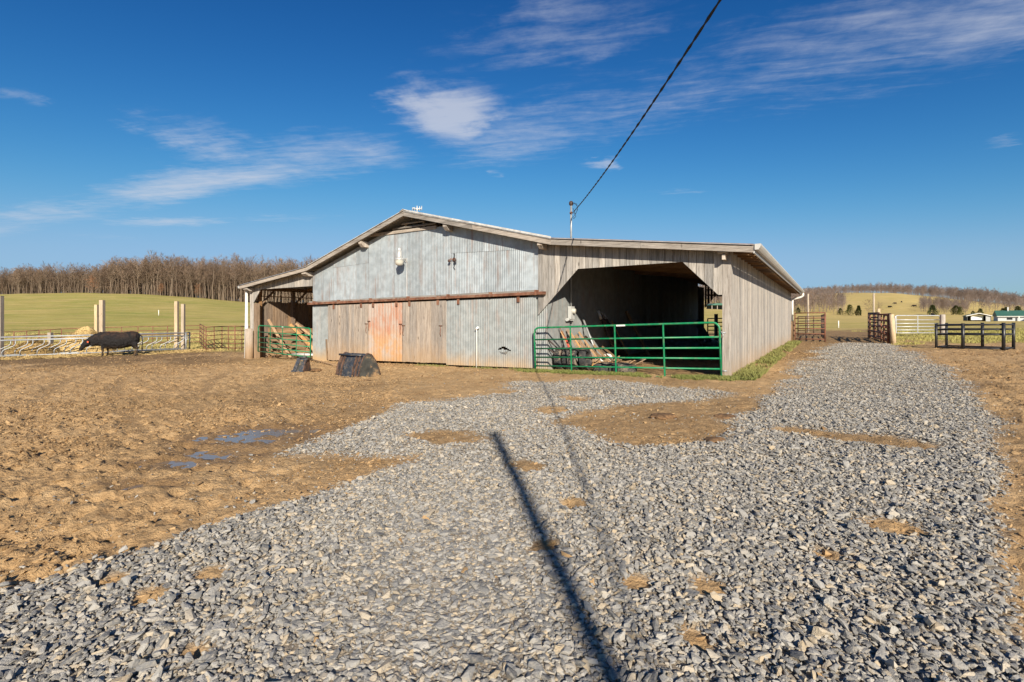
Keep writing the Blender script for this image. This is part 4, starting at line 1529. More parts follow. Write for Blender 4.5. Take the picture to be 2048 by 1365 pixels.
# stand pipe by the metal door
t = barn_thing('water_standpipe', 7.42, -0.16, None, 'thin white standpipe with an elbow in front of the large metal door', 'pipe')
MB().tube([(0, 0, -0.1), (0, 0, 1.22), (0.02, 0, 1.26), (0.05, 0, 1.28)], 0.019, 8).build('pipe', M['white'], t)
MB().tube([(-0.035, 0, 1.22), (0.07, 0, 1.29)], 0.034, 8).build('elbow', M['white'], t)

# electricity meter and its mast, on the inner wall
t = barn_thing('electric_meter', INNER - 0.03, 1.42, 1.62, 'grey electricity meter box with round glass dial inside the right opening', 'meter')
MB().box(0.0, 0.11, -0.13, 0.13, -0.20, 0.20).box(0.02, 0.09, -0.09, 0.09, -0.25, -0.203).build('meter_box', M['meter'], t)
mb = MB()
for k in range(2):
    pass
pts = [(0.085, 0.0), (0.085, 0.05), (0.075, 0.09), (0.0, 0.095)]
vs, fs = [], []
for (r, d) in pts:
    for k in range(16):
        a = 2 * PI * k / 16
        vs.append((0.112 + d, r * math.cos(a), 0.05 + r * math.sin(a)))
for i in range(3):
    for k in range(16):
        k2 = (k + 1) % 16
        fs.append((i * 16 + k, i * 16 + k2, (i + 1) * 16 + k2, (i + 1) * 16 + k))
mb.add(vs, fs, True)
mb.build('dial', M['lamp_glass'], t)
MB().tube([(0.04, -0.30, -0.22), (0.04, -0.12, -0.215)], 0.05, 8).build('disconnect_box', M['meter'], t)
MB().tube([(0.05, 0, 0.2), (0.05, 0, 1.95)], 0.027, 8).build('conduit', M['galv'], t)
MB().tube([(0.05, 0, -0.25), (0.05, 0.0, -0.36)], 0.02, 6).build('ground_wire', M['cable'], t)

MX, MY, MZ = b2w(INNER - 0.08, 1.42, 5.0)
t = empty('service_mast', b2w(INNER - 0.08, 1.42, 3.6), BARN_ROT, 'grey service mast rising through the right roof slope', 'mast')
MB().tube([(0, 0, 0), (0, 0, 1.42)], 0.032, 10).build('pole', M['galv'], t)
MB().lathe([(0.04, 0.0), (0.065, 0.03), (0.07, 0.09), (0.045, 0.14), (0.0, 0.15)], 12, (0, 0, 1.40)).build('weatherhead', M['dark_pipe'], t)
MB().lathe([(0.034, -0.03), (0.05, -0.02), (0.05, 0.02), (0.034, 0.03)], 10, (0, 0, 1.17)).tube([(0, 0, 1.17), (0.05, -0.09, 1.18)], 0.02, 6).build('clamp', M['rust'], t)
MB().tube([(0, 0, 0.33 - .2), (0, 0, 0.37 - .2)], 0.07, 12).build('roof_boot', M['dark_pipe'], t)
mb = MB()
mb.tube([(0.04, -0.04, 1.48), (0.16, -0.08, 1.45), (0.26, -0.1, 1.33), (0.27, -0.1, 1.22), (0.18, -0.08, 1.1), (0.08, -0.05, 1.0), (0.14, -0.1, 0.96), (0.21, -0.1, 1.02), (0.12, -0.1, 1.28)], 0.008, 5)
mb.tube([(0.03, -0.03, 1.45), (0.22, -0.05, 1.42), (0.26, -0.08, 1.25), (0.2, -0.09, 1.1), (0.07, -0.1, 1.17)], 0.008, 5)
mb.build('service_wire', M['cable'], t)

# utility pole standing behind the camera and the cable it carries
PB = (2.115, -10.4)
pole = empty('utility_pole', (*PB, gz(*PB)), 0, 'wooden utility pole carrying the barn cable', 'pole')
MB().tube([(0, 0, -0.5), (0, 0, 7.95)], [0.07, 0.058], 14).build('pole_shaft', M['post'], pole)
mb = MB()
A = Vector((MX + 0.06, MY - 0.09, 4.78))
Bp = Vector((2.13, PB[1] + 0.08, 5.6))
for j in range(2):
    pts = []
    for i in range(151):
        u = i / 150
        p = A.lerp(Bp, u)
        p.z -= 0.65 * 4 * u * (1 - u)
        a = u * 260 + j * PI
        p += Vector((math.cos(a) * 0.009, 0, math.sin(a) * 0.009))
        pts.append(p)
    mb.tube(pts, 0.0095, 6)
o = mb.build('power_cable', M['cable'], None)
tag(o, 'black twisted power cable sagging from the mast across the sky', 'cable')


# ------------------------------------------------------------------ gates
def tube_gate(name, length, height, nrail, uprights, mat, label, cat, r=0.024, group=None, gaps=None, rad_c=0.16):
    """gate in local XZ, from x=0 to x=length, lowest rail at z=0"""
    t = empty(name, (0, 0, 0), 0, label, cat, group)
    mb = MB()
    pts = [(0.0, 0, 0)]
    pts.append((0, 0, height - rad_c))
    for k in range(1, 6):
        a = PI / 2 * k / 6
        pts.append((rad_c - rad_c * math.cos(a), 0, height - rad_c + rad_c * math.sin(a)))
    pts.append((rad_c, 0, height))
    pts.append((length - rad_c, 0, height))
    for k in range(1, 6):
        a = PI / 2 * k / 6
        pts.append((length - rad_c + rad_c * math.sin(a), 0, height - rad_c + rad_c * math.cos(a)))
    pts.append((length, 0, height - rad_c))
    pts.append((length, 0, 0))
    mb.tube(pts, r * 1.12, 10)
    mb.build('gate_frame', mat, t)
    zs = gaps or [height * k / (nrail - 1) for k in range(nrail - 1)]
    for z in zs:
        MB().tube([(0, 0, z), (length, 0, z)], r * 0.92, 10).build('rail', mat, t)
    for x in uprights:
        MB().box(x - r * 0.8, x + r * 0.8, -r * 1.5, -r * 1.0, 0, height).build('upright', mat, t)
    return t


# large green gate across the right opening
p0, p1 = Vector(b2w(5.218, -0.25, -0.187)), Vector(b2w(0.15, -0.25, 0.045))
d = p1 - p0
L = math.hypot(d.x, d.y)
g = tube_gate('farm_gate', L, 1.33, 6, (L * 0.232, L * 0.488, L * 0.74), M['green'], 'long green six bar gate closed across the right opening of the barn', 'gate',
              gaps=(0.0, 0.225, 0.475, 0.725, 0.985))
g.location = p0 + Vector((0, 0, 0.02))
g.rotation_euler = (0, -math.atan2(d.z * 0.75, L), math.atan2(d.y, d.x))
lb = MB().box(L * 0.497, L * 0.545, -0.031, -0.029, 1.305, 1.345).build('sticker', M['white'], g)
MB().tube([(L + 0.02, 0, 1.08), (L + 0.13, 0.02, 1.08)], 0.018, 6).tube([(L + 0.02, 0, 0.18), (L + 0.13, 0.02, 0.18)], 0.018, 6).build('hinge', M['galv'], g)
MB().tube([(L + 0.03, -0.02, 1.12), (L + 0.09, -0.03, 1.02), (L + 0.05, -0.03, 0.95)], 0.014, 5).build('latch_chain', M['galv'], g)

p0, p1 = Vector(b2w(19.70, -0.06, -0.05)), Vector(b2w(15.72, -0.22, -0.14))
d = p1 - p0
L = math.hypot(d.x, d.y)
g = tube_gate('farm_gate', L, 1.16, 6, (L * 0.26, L * 0.5, L * 0.76), M['green_worn'], 'short sagging green gate across the left shed opening', 'gate',
              gaps=(0.0, 0.2, 0.41, 0.63, 0.87))
g.location = p0 + Vector((0, 0, 0.03))
g.rotation_euler = (0, 0.022, math.atan2(d.y, d.x))
MB().box(L * 0.5 - 0.05, L * 0.5 + 0.05, -0.034, -0.03, 1.13, 1.17).build('sticker', M['white'], g)


def board_between(name, a, b, wx, wy, mat, label, cat, group=None, up=(0, 0, 1)):
    """a loose stick or board with its own base"""
    a, b = Vector(a), Vector(b)
    o = empty_mesh = None
    mb = MB().bar((0, 0, 0), b - a, wx, wy, up)
    o = mb.build(name, mat, None, center=False)
    o.location = a
    return tag(o, label, cat, group)


def cyl_between(name, a, b, r, mat, label, cat, group=None):
    a, b = Vector(a), Vector(b)
    o = MB().tube([(0, 0, 0), b - a], r, 8).build(name, mat, None, center=False)
    o.location = a
    return tag(o, label, cat, group)


# left shed: boards leaning on the feed rack
for (w0, s0, w1, z1, wd, lab) in ((1.15, 19.1, 0.45, 1.42, 0.13, 'tall pale board leaning on the feed rack, leftmost behind the small green gate'),
                                  (2.35, 18.6, 1.55, 1.18, 0.15, 'pale board leaning on the feed rack, middle of the three behind the small gate'),
                                  (2.95, 18.2, 1.85, 1.22, 0.11, 'narrow pale board leaning on the feed rack, nearest the metal wall')):
    board_between('leaning_board', b2w(s0, w0), b2w(19.74, w1, z1), wd, 0.03, M['lumber'], lab, 'board', 'boards leaning in the left shed', up=(0.2, 1, 0))
cyl_between('white_pipe', b2w(18.6, 0.9, -0.18), b2w(16.0, 0.7, -0.08), 0.07, M['white'], 'long white pipe lying on the ground behind the small green gate', 'pipe')
for k in range(7):
    s0, w0 = 19.5 - random.random() * 3.2, 0.4 + random.random() * 1.5
    a = Vector(b2w(s0, w0))
    b = a + Vector((random.uniform(-0.9, 0.9), random.uniform(-0.3, 0.6), random.uniform(0.15, 0.75)))
    cyl_between('stick', a, b, 0.017, M['inner_board'], 'thin bare stick in the brush heap behind the small green gate', 'stick', 'sticks of brush in the left shed')

# right shed: tyres, lumber and pipes
def tyre(label, group='old tyres behind the large gate'):
    t = empty('tyre', (0, 0, 0), 0, label, 'tyre', group)
    R, wd = 0.33, 0.105
    prof = [(0.20, -wd * 0.75), (0.26, -wd), (0.305, -wd * 0.95), (0.325, -wd * 0.6), (0.33, 0), (0.325, wd * 0.6), (0.305, wd * 0.95), (0.26, wd), (0.20, wd * 0.75), (0.21, 0), (0.20, -wd * 0.75)]
    MB().lathe(prof, 28).build('casing', M['rubber'], t)
    mb = MB()
    for k in range(24):
        a = 2 * PI * k / 24
        for zz, sk in ((-0.062, 0.05), (-0.021, -0.03), (0.021, 0.03), (0.062, -0.05)):
            ca, sa = math.cos(a + sk), math.sin(a + sk)
            r0, r1, hw = 0.318, 0.338 - abs(zz) * 0.08, 0.028
            vs = []
            for (r, w_, z_) in ((r0, -hw, zz - 0.017), (r0, hw, zz - 0.017), (r0, hw, zz + 0.017), (r0, -hw, zz + 0.017), (r1, -hw, zz - 0.017), (r1, hw, zz - 0.017), (r1, hw, zz + 0.017), (r1, -hw, zz + 0.017)):
                vs.append((ca * r - sa * w_, sa * r + ca * w_, z_))
            mb.add(vs, [(4, 5, 6, 7), (0, 1, 5, 4), (1, 2, 6, 5), (2, 3, 7, 6), (3, 0, 4, 7)])
    mb.build('tread', M['rubber'], t, center=False)
    return t


ty = tyre('old muddy tyre standing first in the row, against the metal wall')
ordn = ['old muddy tyre standing second in the row behind the large gate', 'old muddy tyre standing third in the row behind the large gate', 'old muddy tyre standing fourth in the row beside the cedar slabs']
spots = [(4.72, 0.42, 0.0), (4.48, 0.44, 0.05), (4.24, 0.47, -0.04), (3.99, 0.53, 0.08)]
for i, (s, w, yaw) in enumerate(spots):
    o = ty if i == 0 else copy_tree(ty)
    if i: o['label'] = ordn[i - 1]
    x, y, z = b2w(s, w)
    o.location = (x, y, z + 0.31)
    o.rotation_euler = Euler((PI / 2 - 0.1, 0, PI / 2 + BARN_ROT + yaw), 'XYZ')
for i, (s, w, dz, lab) in enumerate(((3.35, 0.42, 0.09, 'old tyre lying flat behind the large gate, in front of the white sack'), (2.75, 0.35, 0.08, 'old tyre lying flat farther right on the shed floor'))):
    o = copy_tree(ty)
    o['label'] = lab
    x, y, z = b2w(s, w)
    o.location = (x, y, z + dz)
    o.rotation_euler = (0.12, -0.1, i)

slabs = [(4.35, 0.9, 4.88, 0.75, 1.05, 0.07, 'orange'), (4.15, 1.1, 4.88, 1.15, 1.1, 0.08, 'pale'), (3.9, 1.0, 4.86, 1.3, 1.0, 0.06, 'orange'), (3.85, 1.25, 4.88, 1.75, 0.9, 0.10, 'pale'),
         (3.7, 1.2, 4.88, 2.0, 1.0, 0.06, 'orange'), (3.5, 1.6, 4.88, 2.5, 0.85, 0.07, 'pale'), (3.3, 1.1, 4.6, 2.0, 0.55, 0.08, 'brown'), (3.15, 1.2, 4.3, 2.4, 0.42, 0.07, 'brown'), (3.0, 1.5, 4.4, 2.8, 0.5, 0.06, 'brown')]
labs = ['reddish slab leaning on the inner wall, nearest the meter', 'pale broad slab leaning second from the left on the inner wall', 'narrow reddish slab leaning beside the fourth tyre', 'broad pale slab leaning in the middle of the lumber heap',
        'long thin slab leaning right of the broad pale one', 'short pale slab leaning farthest right in the lumber heap', 'brown board lying low across the lumber heap, left one', 'brown board lying low across the lumber heap, middle one', 'brown board lying low across the lumber heap, right one']
for (s0, w0, s1, w1, z1, wd, kind), lab in zip(slabs, labs):
    board_between('slab', b2w(s0, w0), b2w(s1, w1, z1), wd, 0.03, M['lumber'] if kind == 'orange' else M['plank_y'] if kind == 'pale' else M['inner_board'], lab, 'wood slab', 'slabs heaped on the inner wall', up=(0.3, 1, 0))
for k in range(18):
    s0, w0 = 4.3 - random.random() * 1.5, 0.7 + random.random() * 1.2
    a = Vector(b2w(s0, w0)) + Vector((0, 0, 0.03 + random.random() * 0.12))
    b = a + Vector((random.uniform(0.2, 0.75), random.uniform(-0.35, 0.25), random.uniform(-0.02, 0.25)))
    board_between('offcut', a, b, random.uniform(0.04, 0.1), 0.025, random.choice((M['lumber'], M['inner_board'])), 'thin wood offcut in the heap beside the tyres', 'offcut', 'offcuts in the heap')
cyl_between('leaning_pipe', b2w(4.2, 2.2), b2w(4.88, 2.28, 1.48), 0.033, M['galv'], 'pale grey pipe leaning on the inner wall right of the meter', 'pipe')
for k in range(5):
    cyl_between('downspout_length', b2w(4.45 - 0.03 * k, 4.5 + 0.13 * k), b2w(4.86, 3.75 + 0.13 * k, 1.60 - 0.04 * k), 0.055, M['dark_pipe'],
                'dark pipe length in the bundle leaning on the inner wall', 'pipe', 'bundle of dark pipes')
for k in range(4):
    cyl_between('pale_pipe', b2w(4.82, 3.74 + 0.16 * k, 1.42), b2w(4.90, 3.66 + 0.16 * k, 1.72 - 0.04 * k), 0.055, M['galv_white'], 'short pale pipe end on top of the dark bundle', 'pipe', 'pale pipe ends')
cyl_between('tool_handle', b2w(4.4, 5.5), b2w(4.87, 4.87, 1.36), 0.022, M['lumber'], 'thin yellow tool handle right of the dark pipe bundle', 'handle')
board_between('pole_timber', b2w(4.2, 7.2), b2w(4.86, 6.4, 1.74), 0.09, 0.09, M['inner_board'], 'long brown timber leaning alone on the dark inner wall', 'timber')
board_between('wide_plank', b2w(4.3, 19.9), b2w(4.86, 18.8, 1.35), 0.35, 0.05, M['tarp'], 'blue grey plank leaning at the far end of the shed', 'plank', up=(0.2, 1, 0))
for (s, w, z, lab) in ((4.65, 0.55, 0.62, 'red handled lever binder hanging behind the gate'),):
    t = barn_thing('chain_binder', s, w, z, lab, 'tool')
    MB().tube([(0, 0, 0.25), (0.08, 0, 0.05), (0.14, 0, -0.12)], [0.02, 0.03, 0.03], 8).build('lever', M['red'], t)
    MB().tube([(-0.25, 0.1, 0.55), (0, 0, 0.25)], 0.015, 6).tube([(0.14, 0, -0.12), (0.3, 0.05, -0.35)], 0.012, 6).build('chain', M['rust'], t)
for k, (za, zb) in enumerate(((0.72, 0.18), (0.46, 0.0))):
    cyl_between('prop_rod', b2w(4.95, 0.02, za + 0.1), b2w(4.4, 0.45, zb), 0.02, M['dark_pipe'], ('dark rod leaning at the wall corner, upper of two', 'dark rod leaning at the wall corner, lower of two')[k], 'rod')
# sack and tarpaulin
def lump(name, loc, rx, ry, rz, mat, label, cat, seed, group=None):
    bm = bmesh.new()
    bmesh.ops.create_icosphere(bm, subdivisions=4, radius=1)
    r = np.random.default_rng(seed)
    ph = r.uniform(0, 6, 12)
    for v in bm.verts:
        c = v.co
        n = 0.18 * math.sin(3 * c.x + ph[0]) * math.sin(3 * c.y + ph[1]) + 0.10 * math.sin(7 * c.x + ph[2] + 2 * c.z) * math.sin(6 * c.y + ph[3]) + 0.05 * math.sin(15 * c.x + ph[4]) * math.sin(14 * c.y + ph[5] + 6 * c.z)
        c *= 1 + n
        v.co = Vector((c.x * rx, c.y * ry, max(c.z, -0.35) * rz))
    me = bpy.data.meshes.new(name)
    bm.to_mesh(me)
    bm.free()
    me.polygons.foreach_set('use_smooth', [True] * len(me.polygons))
    me.materials.append(mat)
    o = bpy.data.objects.new(name, me)
    COL.objects.link(o)
    o.location = loc
    return tag(o, label, cat, group)


x, y, z = b2w(4.0, 2.1)
lump('feed_sack', (x, y, z + 0.2), 0.24, 0.18, 0.16, M['sack'], 'crumpled white sack on the lumber heap behind the gate', 'sack', 3)
x, y, z = b2w(4.3, 12.3)
lump('tarpaulin', (x, y, z + 0.12), 1.0, 0.6, 0.42, M['tarp'], 'crumpled blue grey tarpaulin on the dark shed floor', 'tarp', 4)

# ------------------------------------------------------------------ loader bucket and small attachment
def loader_bucket():
    y0 = 13.9
    x0 = (703 - 1024) / 1000 * y0
    t = empty('loader_bucket', (x0, y0, gz(x0, y0) + 0.02), rad(-33), 'large worn black loader bucket tipped on its mouth before the doors', 'bucket')
    prof = [(-0.16, 0.0), (-0.10, 0.30), (0.02, 0.56), (0.16, 0.66), (0.30, 0.62), (0.44, 0.46), (0.56, 0.22), (0.64, 0.0)]
    inner = [(y * 0.93 + 0.02, z * 0.95) for y, z in prof]
    HL = 0.45
    mb = MB()
    n = len(prof)
    vs = [(-HL, y, z) for y, z in prof] + [(HL, y, z) for y, z in prof] + [(-HL, y, z) for y, z in inner] + [(HL, y, z) for y, z in inner]
    fs = []
    for k in range(n - 1):
        fs.append((k, k + 1, n + k + 1, n + k))
        fs.append((2 * n + k, 3 * n + k, 3 * n + k + 1, 2 * n + k + 1))
    fs.append((0, n, 3 * n, 2 * n))
    fs.append((n - 1, 2 * n + n - 1, 3 * n + n - 1, 2 * n - 1))
    mb.add(vs, fs)
    mb.build('shell', M['bucket'], t, center=False)
    for sg in (-1, 1):
        MB().prism(prof, 'x', sg * HL, sg * (HL + 0.025)).build('side_plate', M['bucket_mud'] if sg > 0 else M['bucket'], t, center=False)
        edge = MB().tube([(sg * (HL + 0.012), y - 0.0, z + 0.005) for y, z in prof], 0.022, 6)
        edge.build('edge_bar', M['bucket_rust'], t, center=False)
    for (xa, wd) in ((-0.38, 0.11), (0.22, 0.12)):
        pr = [(-0.20, 0.02), (-0.145, 0.30), (-0.02, 0.60), (0.02, 0.56), (-0.10, 0.30), (-0.16, 0.0)]
        MB().prism(pr, 'x', xa, xa + 0.03).prism(pr, 'x', xa + wd, xa + wd + 0.03).build('mount_bracket', M['bucket_rust'], t, center=False)
        MB().tube([(xa + 0.01, -0.2, 0.03), (xa + 0.03, -0.27, -0.03), (xa + wd - 0.02, -0.27, -0.03), (xa + wd + 0.02, -0.2, 0.03)], 0.014, 6).build('hook', M['bucket_rust'], t, center=False)
    MB().tube([(-0.45, -0.05, 0.62), (0.45, -0.02, 0.62)], 0.028, 8).build('top_bar', M['bucket'], t, center=False)
    MB().box(-0.53, 0.53, 0.60, 0.74, -0.02, 0.015).build('cutting_edge', M['bucket_mud'], t, center=False)


loader_bucket()


def attach_plate():
    y0 = 15.4
    x0 = (598 - 1024) / 1000 * y0
    t = empty('quick_attach_plate', (x0, y0, gz(x0, y0)), rad(-10), 'small black steel attachment frame with a rusty side, left of the loader bucket', 'attachment')
    lean = lambda y, z: (y + z * 0.35, z)
    def slab(x0, x1, z0, z1, th=0.03, off=0.0):
        mb = MB()
        vs = []
        for x in (x0, x1):
            for (yy, zz) in ((off, z0), (off + th, z0), (off + th, z1), (off, z1)):
                a = lean(yy, zz)
                vs.append((x + zz * 0.22, a[0], a[1]))
        return mb.add(vs, [(0, 1, 2, 3), (7, 6, 5, 4), (0, 4, 5, 1), (1, 5, 6, 2), (2, 6, 7, 3), (3, 7, 4, 0)])
    slab(-0.24, -0.12, 0.0, 0.36).build('plate', M['bucket'], t, center=False)
    slab(-0.02, 0.10, 0.0, 0.36).build('plate', M['bucket'], t, center=False)
    slab(-0.12, -0.02, 0.0, 0.34, 0.02, 0.03).build('web', M['bucket_mud'], t, center=False)
    slab(-0.26, 0.14, 0.0, 0.05, 0.05, -0.03).build('foot_bar', M['bucket'], t, center=False)
    slab(-0.24, 0.12, 0.36, 0.42, 0.06, -0.02).build('top_bar', M['bucket'], t, center=False)
    MB().prism([(0.0, 0.0), (0.14, 0.44), (0.32, 0.40), (0.42, 0.0)], 'x', 0.12, 0.15).build('side_plate', M['bucket_rust'], t, center=False)
    MB().tube([(-0.05, 0.1, 0.44), (0.18, 0.12, 0.45)], 0.035, 8).build('pin', M['bucket'], t, center=False)


attach_plate()
a = at_ground(690, 737)
b = at_ground(612, 722)
cyl_between('bent_rod', (*b, gz(*b) + 0.1), (*a, gz(*a) + 0.03), 0.025, M['inner_board'], 'thin pole lying on the dirt between the attachment and the loader bucket', 'rod')
# small dung heaps
for (px, py, r, lab) in ((1430, 884, 0.12, 'small brown dung heap at the tip of the bare dirt patch'), (1452, 833, 0.17, 'flat dark dung heap near the drive edge'), (1325, 836, 0.17, 'flat dark dung heap in the middle of the bare dirt patch'),
                        (722, 752, 0.09, 'small dark dung lump in front of the loader bucket'), (735, 763, 0.08, 'smaller dark dung lump nearest the camera by the loader bucket'), (632, 742, 0.2, 'dark mud lump between attachment and bucket')):
    x, y = at_ground(px, py)
    lump('dung_heap', (x, y, gz(x, y) + 0.012), r, r * 0.8, r * 0.28, M['dung'], lab, 'dung heap', int(px))
#@@FAR
# ------------------------------------------------------------------ feed bunk, hay and cow on the left
def at(px, y, dz=0.0):
    x = (px - 1024) / 1000 * y
    return Vector((x, y, gz(x, y) + dz))


def slant_panel(name, A, B, nspace, label, group):
    """galvanised feed-through panel with S-bent dividers, from A to B on the ground"""
    d = B - A
    L = math.hypot(d.x, d.y)
    t = empty(name, A, math.atan2(d.y, d.x), label, 'feed panel', group)
    sl = d.z / L
    def P(x, z): return (x, 0, z + sl * x)
    for z, r in ((0.17, 0.03), (0.98, 0.028), (1.15, 0.03)):
        MB().tube([P(0, z), P(L, z)], r, 8).build('rail', M['galv'], t)
    for x in (0.0, L):
        MB().tube([P(x, -0.05), P(x, 1.17)], 0.035, 8).build('end_post', M['galv'], t)
    step = L / nspace
    proto = None
    for k in range(nspace):
        x = step * (k + 0.5)
        if proto is None:
            proto = MB().tube([(-0.27, 0, 0.0), (-0.27, 0, 0.20), (-0.22, 0, 0.30), (0.18, 0, 0.52), (0.24, 0, 0.62), (0.24, 0, 0.81)], 0.024, 7).build('divider', M['galv'], t, center=False)
            o = proto
        else:
            o = proto.copy()
            COL.objects.link(o)
        o.parent = t
        o.location = P(x, 0.17)
    for k in range(1, 4):
        x = L * k / 4
        MB().box(x - 0.07, x + 0.07, -0.06, 0.06, -0.25 + sl * x, 0.13 + sl * x).build('foot', M['pale_post'], t)
    return t


FA, FB = at(-75, 25.2), at(372, 30.6)
slant_panel('feed_barrier', FA, FB, 14, 'front galvanised slant bar feed panel, along the trampled yard with the cow', 'slant bar feed panels')
off = Vector((-0.55, 1.25, 0))
BA, BB = FA + off, FB + off * 0.9
BA.z, BB.z = gz(BA.x, BA.y), gz(BB.x, BB.y)
slant_panel('feed_barrier', BA, BB, 14, 'rear galvanised slant bar feed panel, on the pasture side of the hay', 'slant bar feed panels')


def square_post(px, y, h, wd, label, group='tall pale posts at the feeder', name='wooden_post', mat='pale_post', lean=0.0):
    p = at(px, y, -0.3)
    mb = MB().bar((0, 0, 0), (lean, 0, h + 0.3), wd, wd, (0, 1, 0))
    o = mb.build(name, M[mat], None, center=False)
    o.location = p
    return tag(o, label, 'post', group)


square_post(1, 28.4, 3.45, 0.21, 'tall pale square post at the left edge of the photo')
square_post(193.5, 31.0, 3.05, 0.17, 'tall pale post behind the cow, slightly shorter left one of the pair')
square_post(204.5, 29.6, 3.2, 0.21, 'tall pale post behind the cow, right one of the pair')
square_post(353.5, 32.0, 3.15, 0.19, 'tall pale post at the right end of the feeder, left one of the pair')
square_post(366.5, 30.9, 2.95, 0.17, 'tall pale post at the right end of the feeder, right one of the pair')
square_post(101, 30.5, 1.35, 0.20, 'short pale post stub between the two hay heaps')


def hay_pile(px, y, rx, ry, h, label, seed):
    c = at(px, y)
    n = 40
    g = np.linspace(-1, 1, n)
    GX, GY = np.meshgrid(g, g)
    r = np.hypot(GX, GY)
    H = np.clip(1 - r ** 1.6, 0, 1) * (0.75 + 0.6 * (fbm(GX * 2 + seed, GY * 2, 4, seed))) + (fbm(GX * 9, GY * 9 + seed, 3, seed + 2) - 0.5) * 0.22 * np.clip(1.1 - r, 0, 1)
    v = np.stack([(GX * rx).ravel(), (GY * ry).ravel(), (H * h - 0.06).ravel()], -1)
    i, j = np.meshgrid(np.arange(n - 1), np.arange(n - 1), indexing='ij')
    f = np.stack([i * n + j, i * n + j + 1, (i + 1) * n + j + 1, (i + 1) * n + j], -1).reshape(-1, 4)
    me = np_mesh('hay_pile', v, f, M['straw'], None, True)
    o = bpy.data.objects.new('hay_pile', me)
    COL.objects.link(o)
    o.location = c
    tag(o, label, 'hay pile', 'hay heaps in the feeder')
    r_ = np.random.default_rng(seed)
    vs, fs = [], []
    for k in range(2600):
        a, q = r_.uniform(0, 6.28), math.sqrt(r_.random()) * 1.08
        x, yy = math.cos(a) * q, math.sin(a) * q
        z = float(max(0, 1 - q ** 1.6)) * 0.98 * h + r_.uniform(-0.02, 0.09)
        p = np.array([x * rx, yy * ry, z])
        d = r_.normal(size=3) * np.array([1, 1, 0.45])
        d = d / np.linalg.norm(d) * r_.uniform(0.07, 0.2)
        w = np.cross(d, r_.normal(size=3))
        w = w / np.linalg.norm(w) * 0.008
        b = len(vs)
        vs += [p - d - w, p - d + w, p + d + w, p + d - w]
        fs.append((b, b + 1, b + 2, b + 3))
    me = np_mesh('straw', np.array(vs), np.array(fs), M['straw'])
    s = bpy.data.objects.new('straw', me)
    COL.objects.link(s)
    s.parent = o
    s['kind'] = 'stuff'
    return o


hay_pile(170, 29.6, 1.9, 1.0, 1.50, 'tall golden hay heap behind the cow in the feeder', 21)
hay_pile(70, 28.2, 1.5, 0.9, 0.95, 'low golden hay heap left of the cow in the feeder', 22)
# loose straw on the ground in front
def straw_litter():
    r_ = np.random.default_rng(5)
    n = 7000
    u = r_.random(n)
    A2, B2 = np.array([FA.x - 0.5, FA.y - 0.4]), np.array([FB.x + 1.2, FB.y + 0.5])
    nrm = np.array([B2[1] - A2[1], -(B2[0] - A2[0])])
    nrm /= np.linalg.norm(nrm)
    p = A2 + (B2 - A2) * u[:, None] + nrm * (r_.normal(0, 0.7, n)[:, None] + 0.15)
    z = ground_z(p[:, 0], p[:, 1]) + r_.uniform(0.0, 0.08, n)
    d = r_.normal(size=(n, 3)) * np.array([1, 1, 0.25])
    d = d / np.linalg.norm(d, axis=1)[:, None] * r_.uniform(0.06, 0.2, n)[:, None]
    w = np.cross(d, r_.normal(size=(n, 3)))
    w = w / np.linalg.norm(w, axis=1)[:, None] * 0.009
    P = np.concatenate([p, z[:, None]], 1)
    v = np.stack([P - d - w, P - d + w, P + d + w, P + d - w], 1).reshape(-1, 3)
    f = np.arange(4 * n).reshape(-1, 4)
    o = bpy.data.objects.new('straw_litter', np_mesh('straw_litter', v, f, M['straw']))
    COL.objects.link(o)
    tag(o, 'loose golden straw littering the ground at the feeder', kind='stuff')


straw_litter()


def ring_loft(mb, secs, n=14):
    """secs: (centre, half width, half height, direction) -> closed loft"""
    vs, fs = [], []
    for c, w, h, d in secs:
        c, d = Vector(c), Vector(d).normalized()
        sx = d.cross(Vector((0, 0, 1)))
        if sx.length < 1e-3: sx = Vector((0, 1, 0))
        sx.normalize()
        sy = sx.cross(d)
        for k in range(n):
            a = 2 * PI * k / n
            vs.append(c + sx * (math.cos(a) * w) + sy * (math.sin(a) * h))
    m = len(secs)
    for i in range(m - 1):
        for k in range(n):
            k2 = (k + 1) % n
            fs.append((i * n + k, i * n + k2, (i + 1) * n + k2, (i + 1) * n + k))
    fs.append(tuple(range(n))[::-1])
    fs.append(tuple((m - 1) * n + k for k in range(n)))
    mb.add(vs, fs, True)


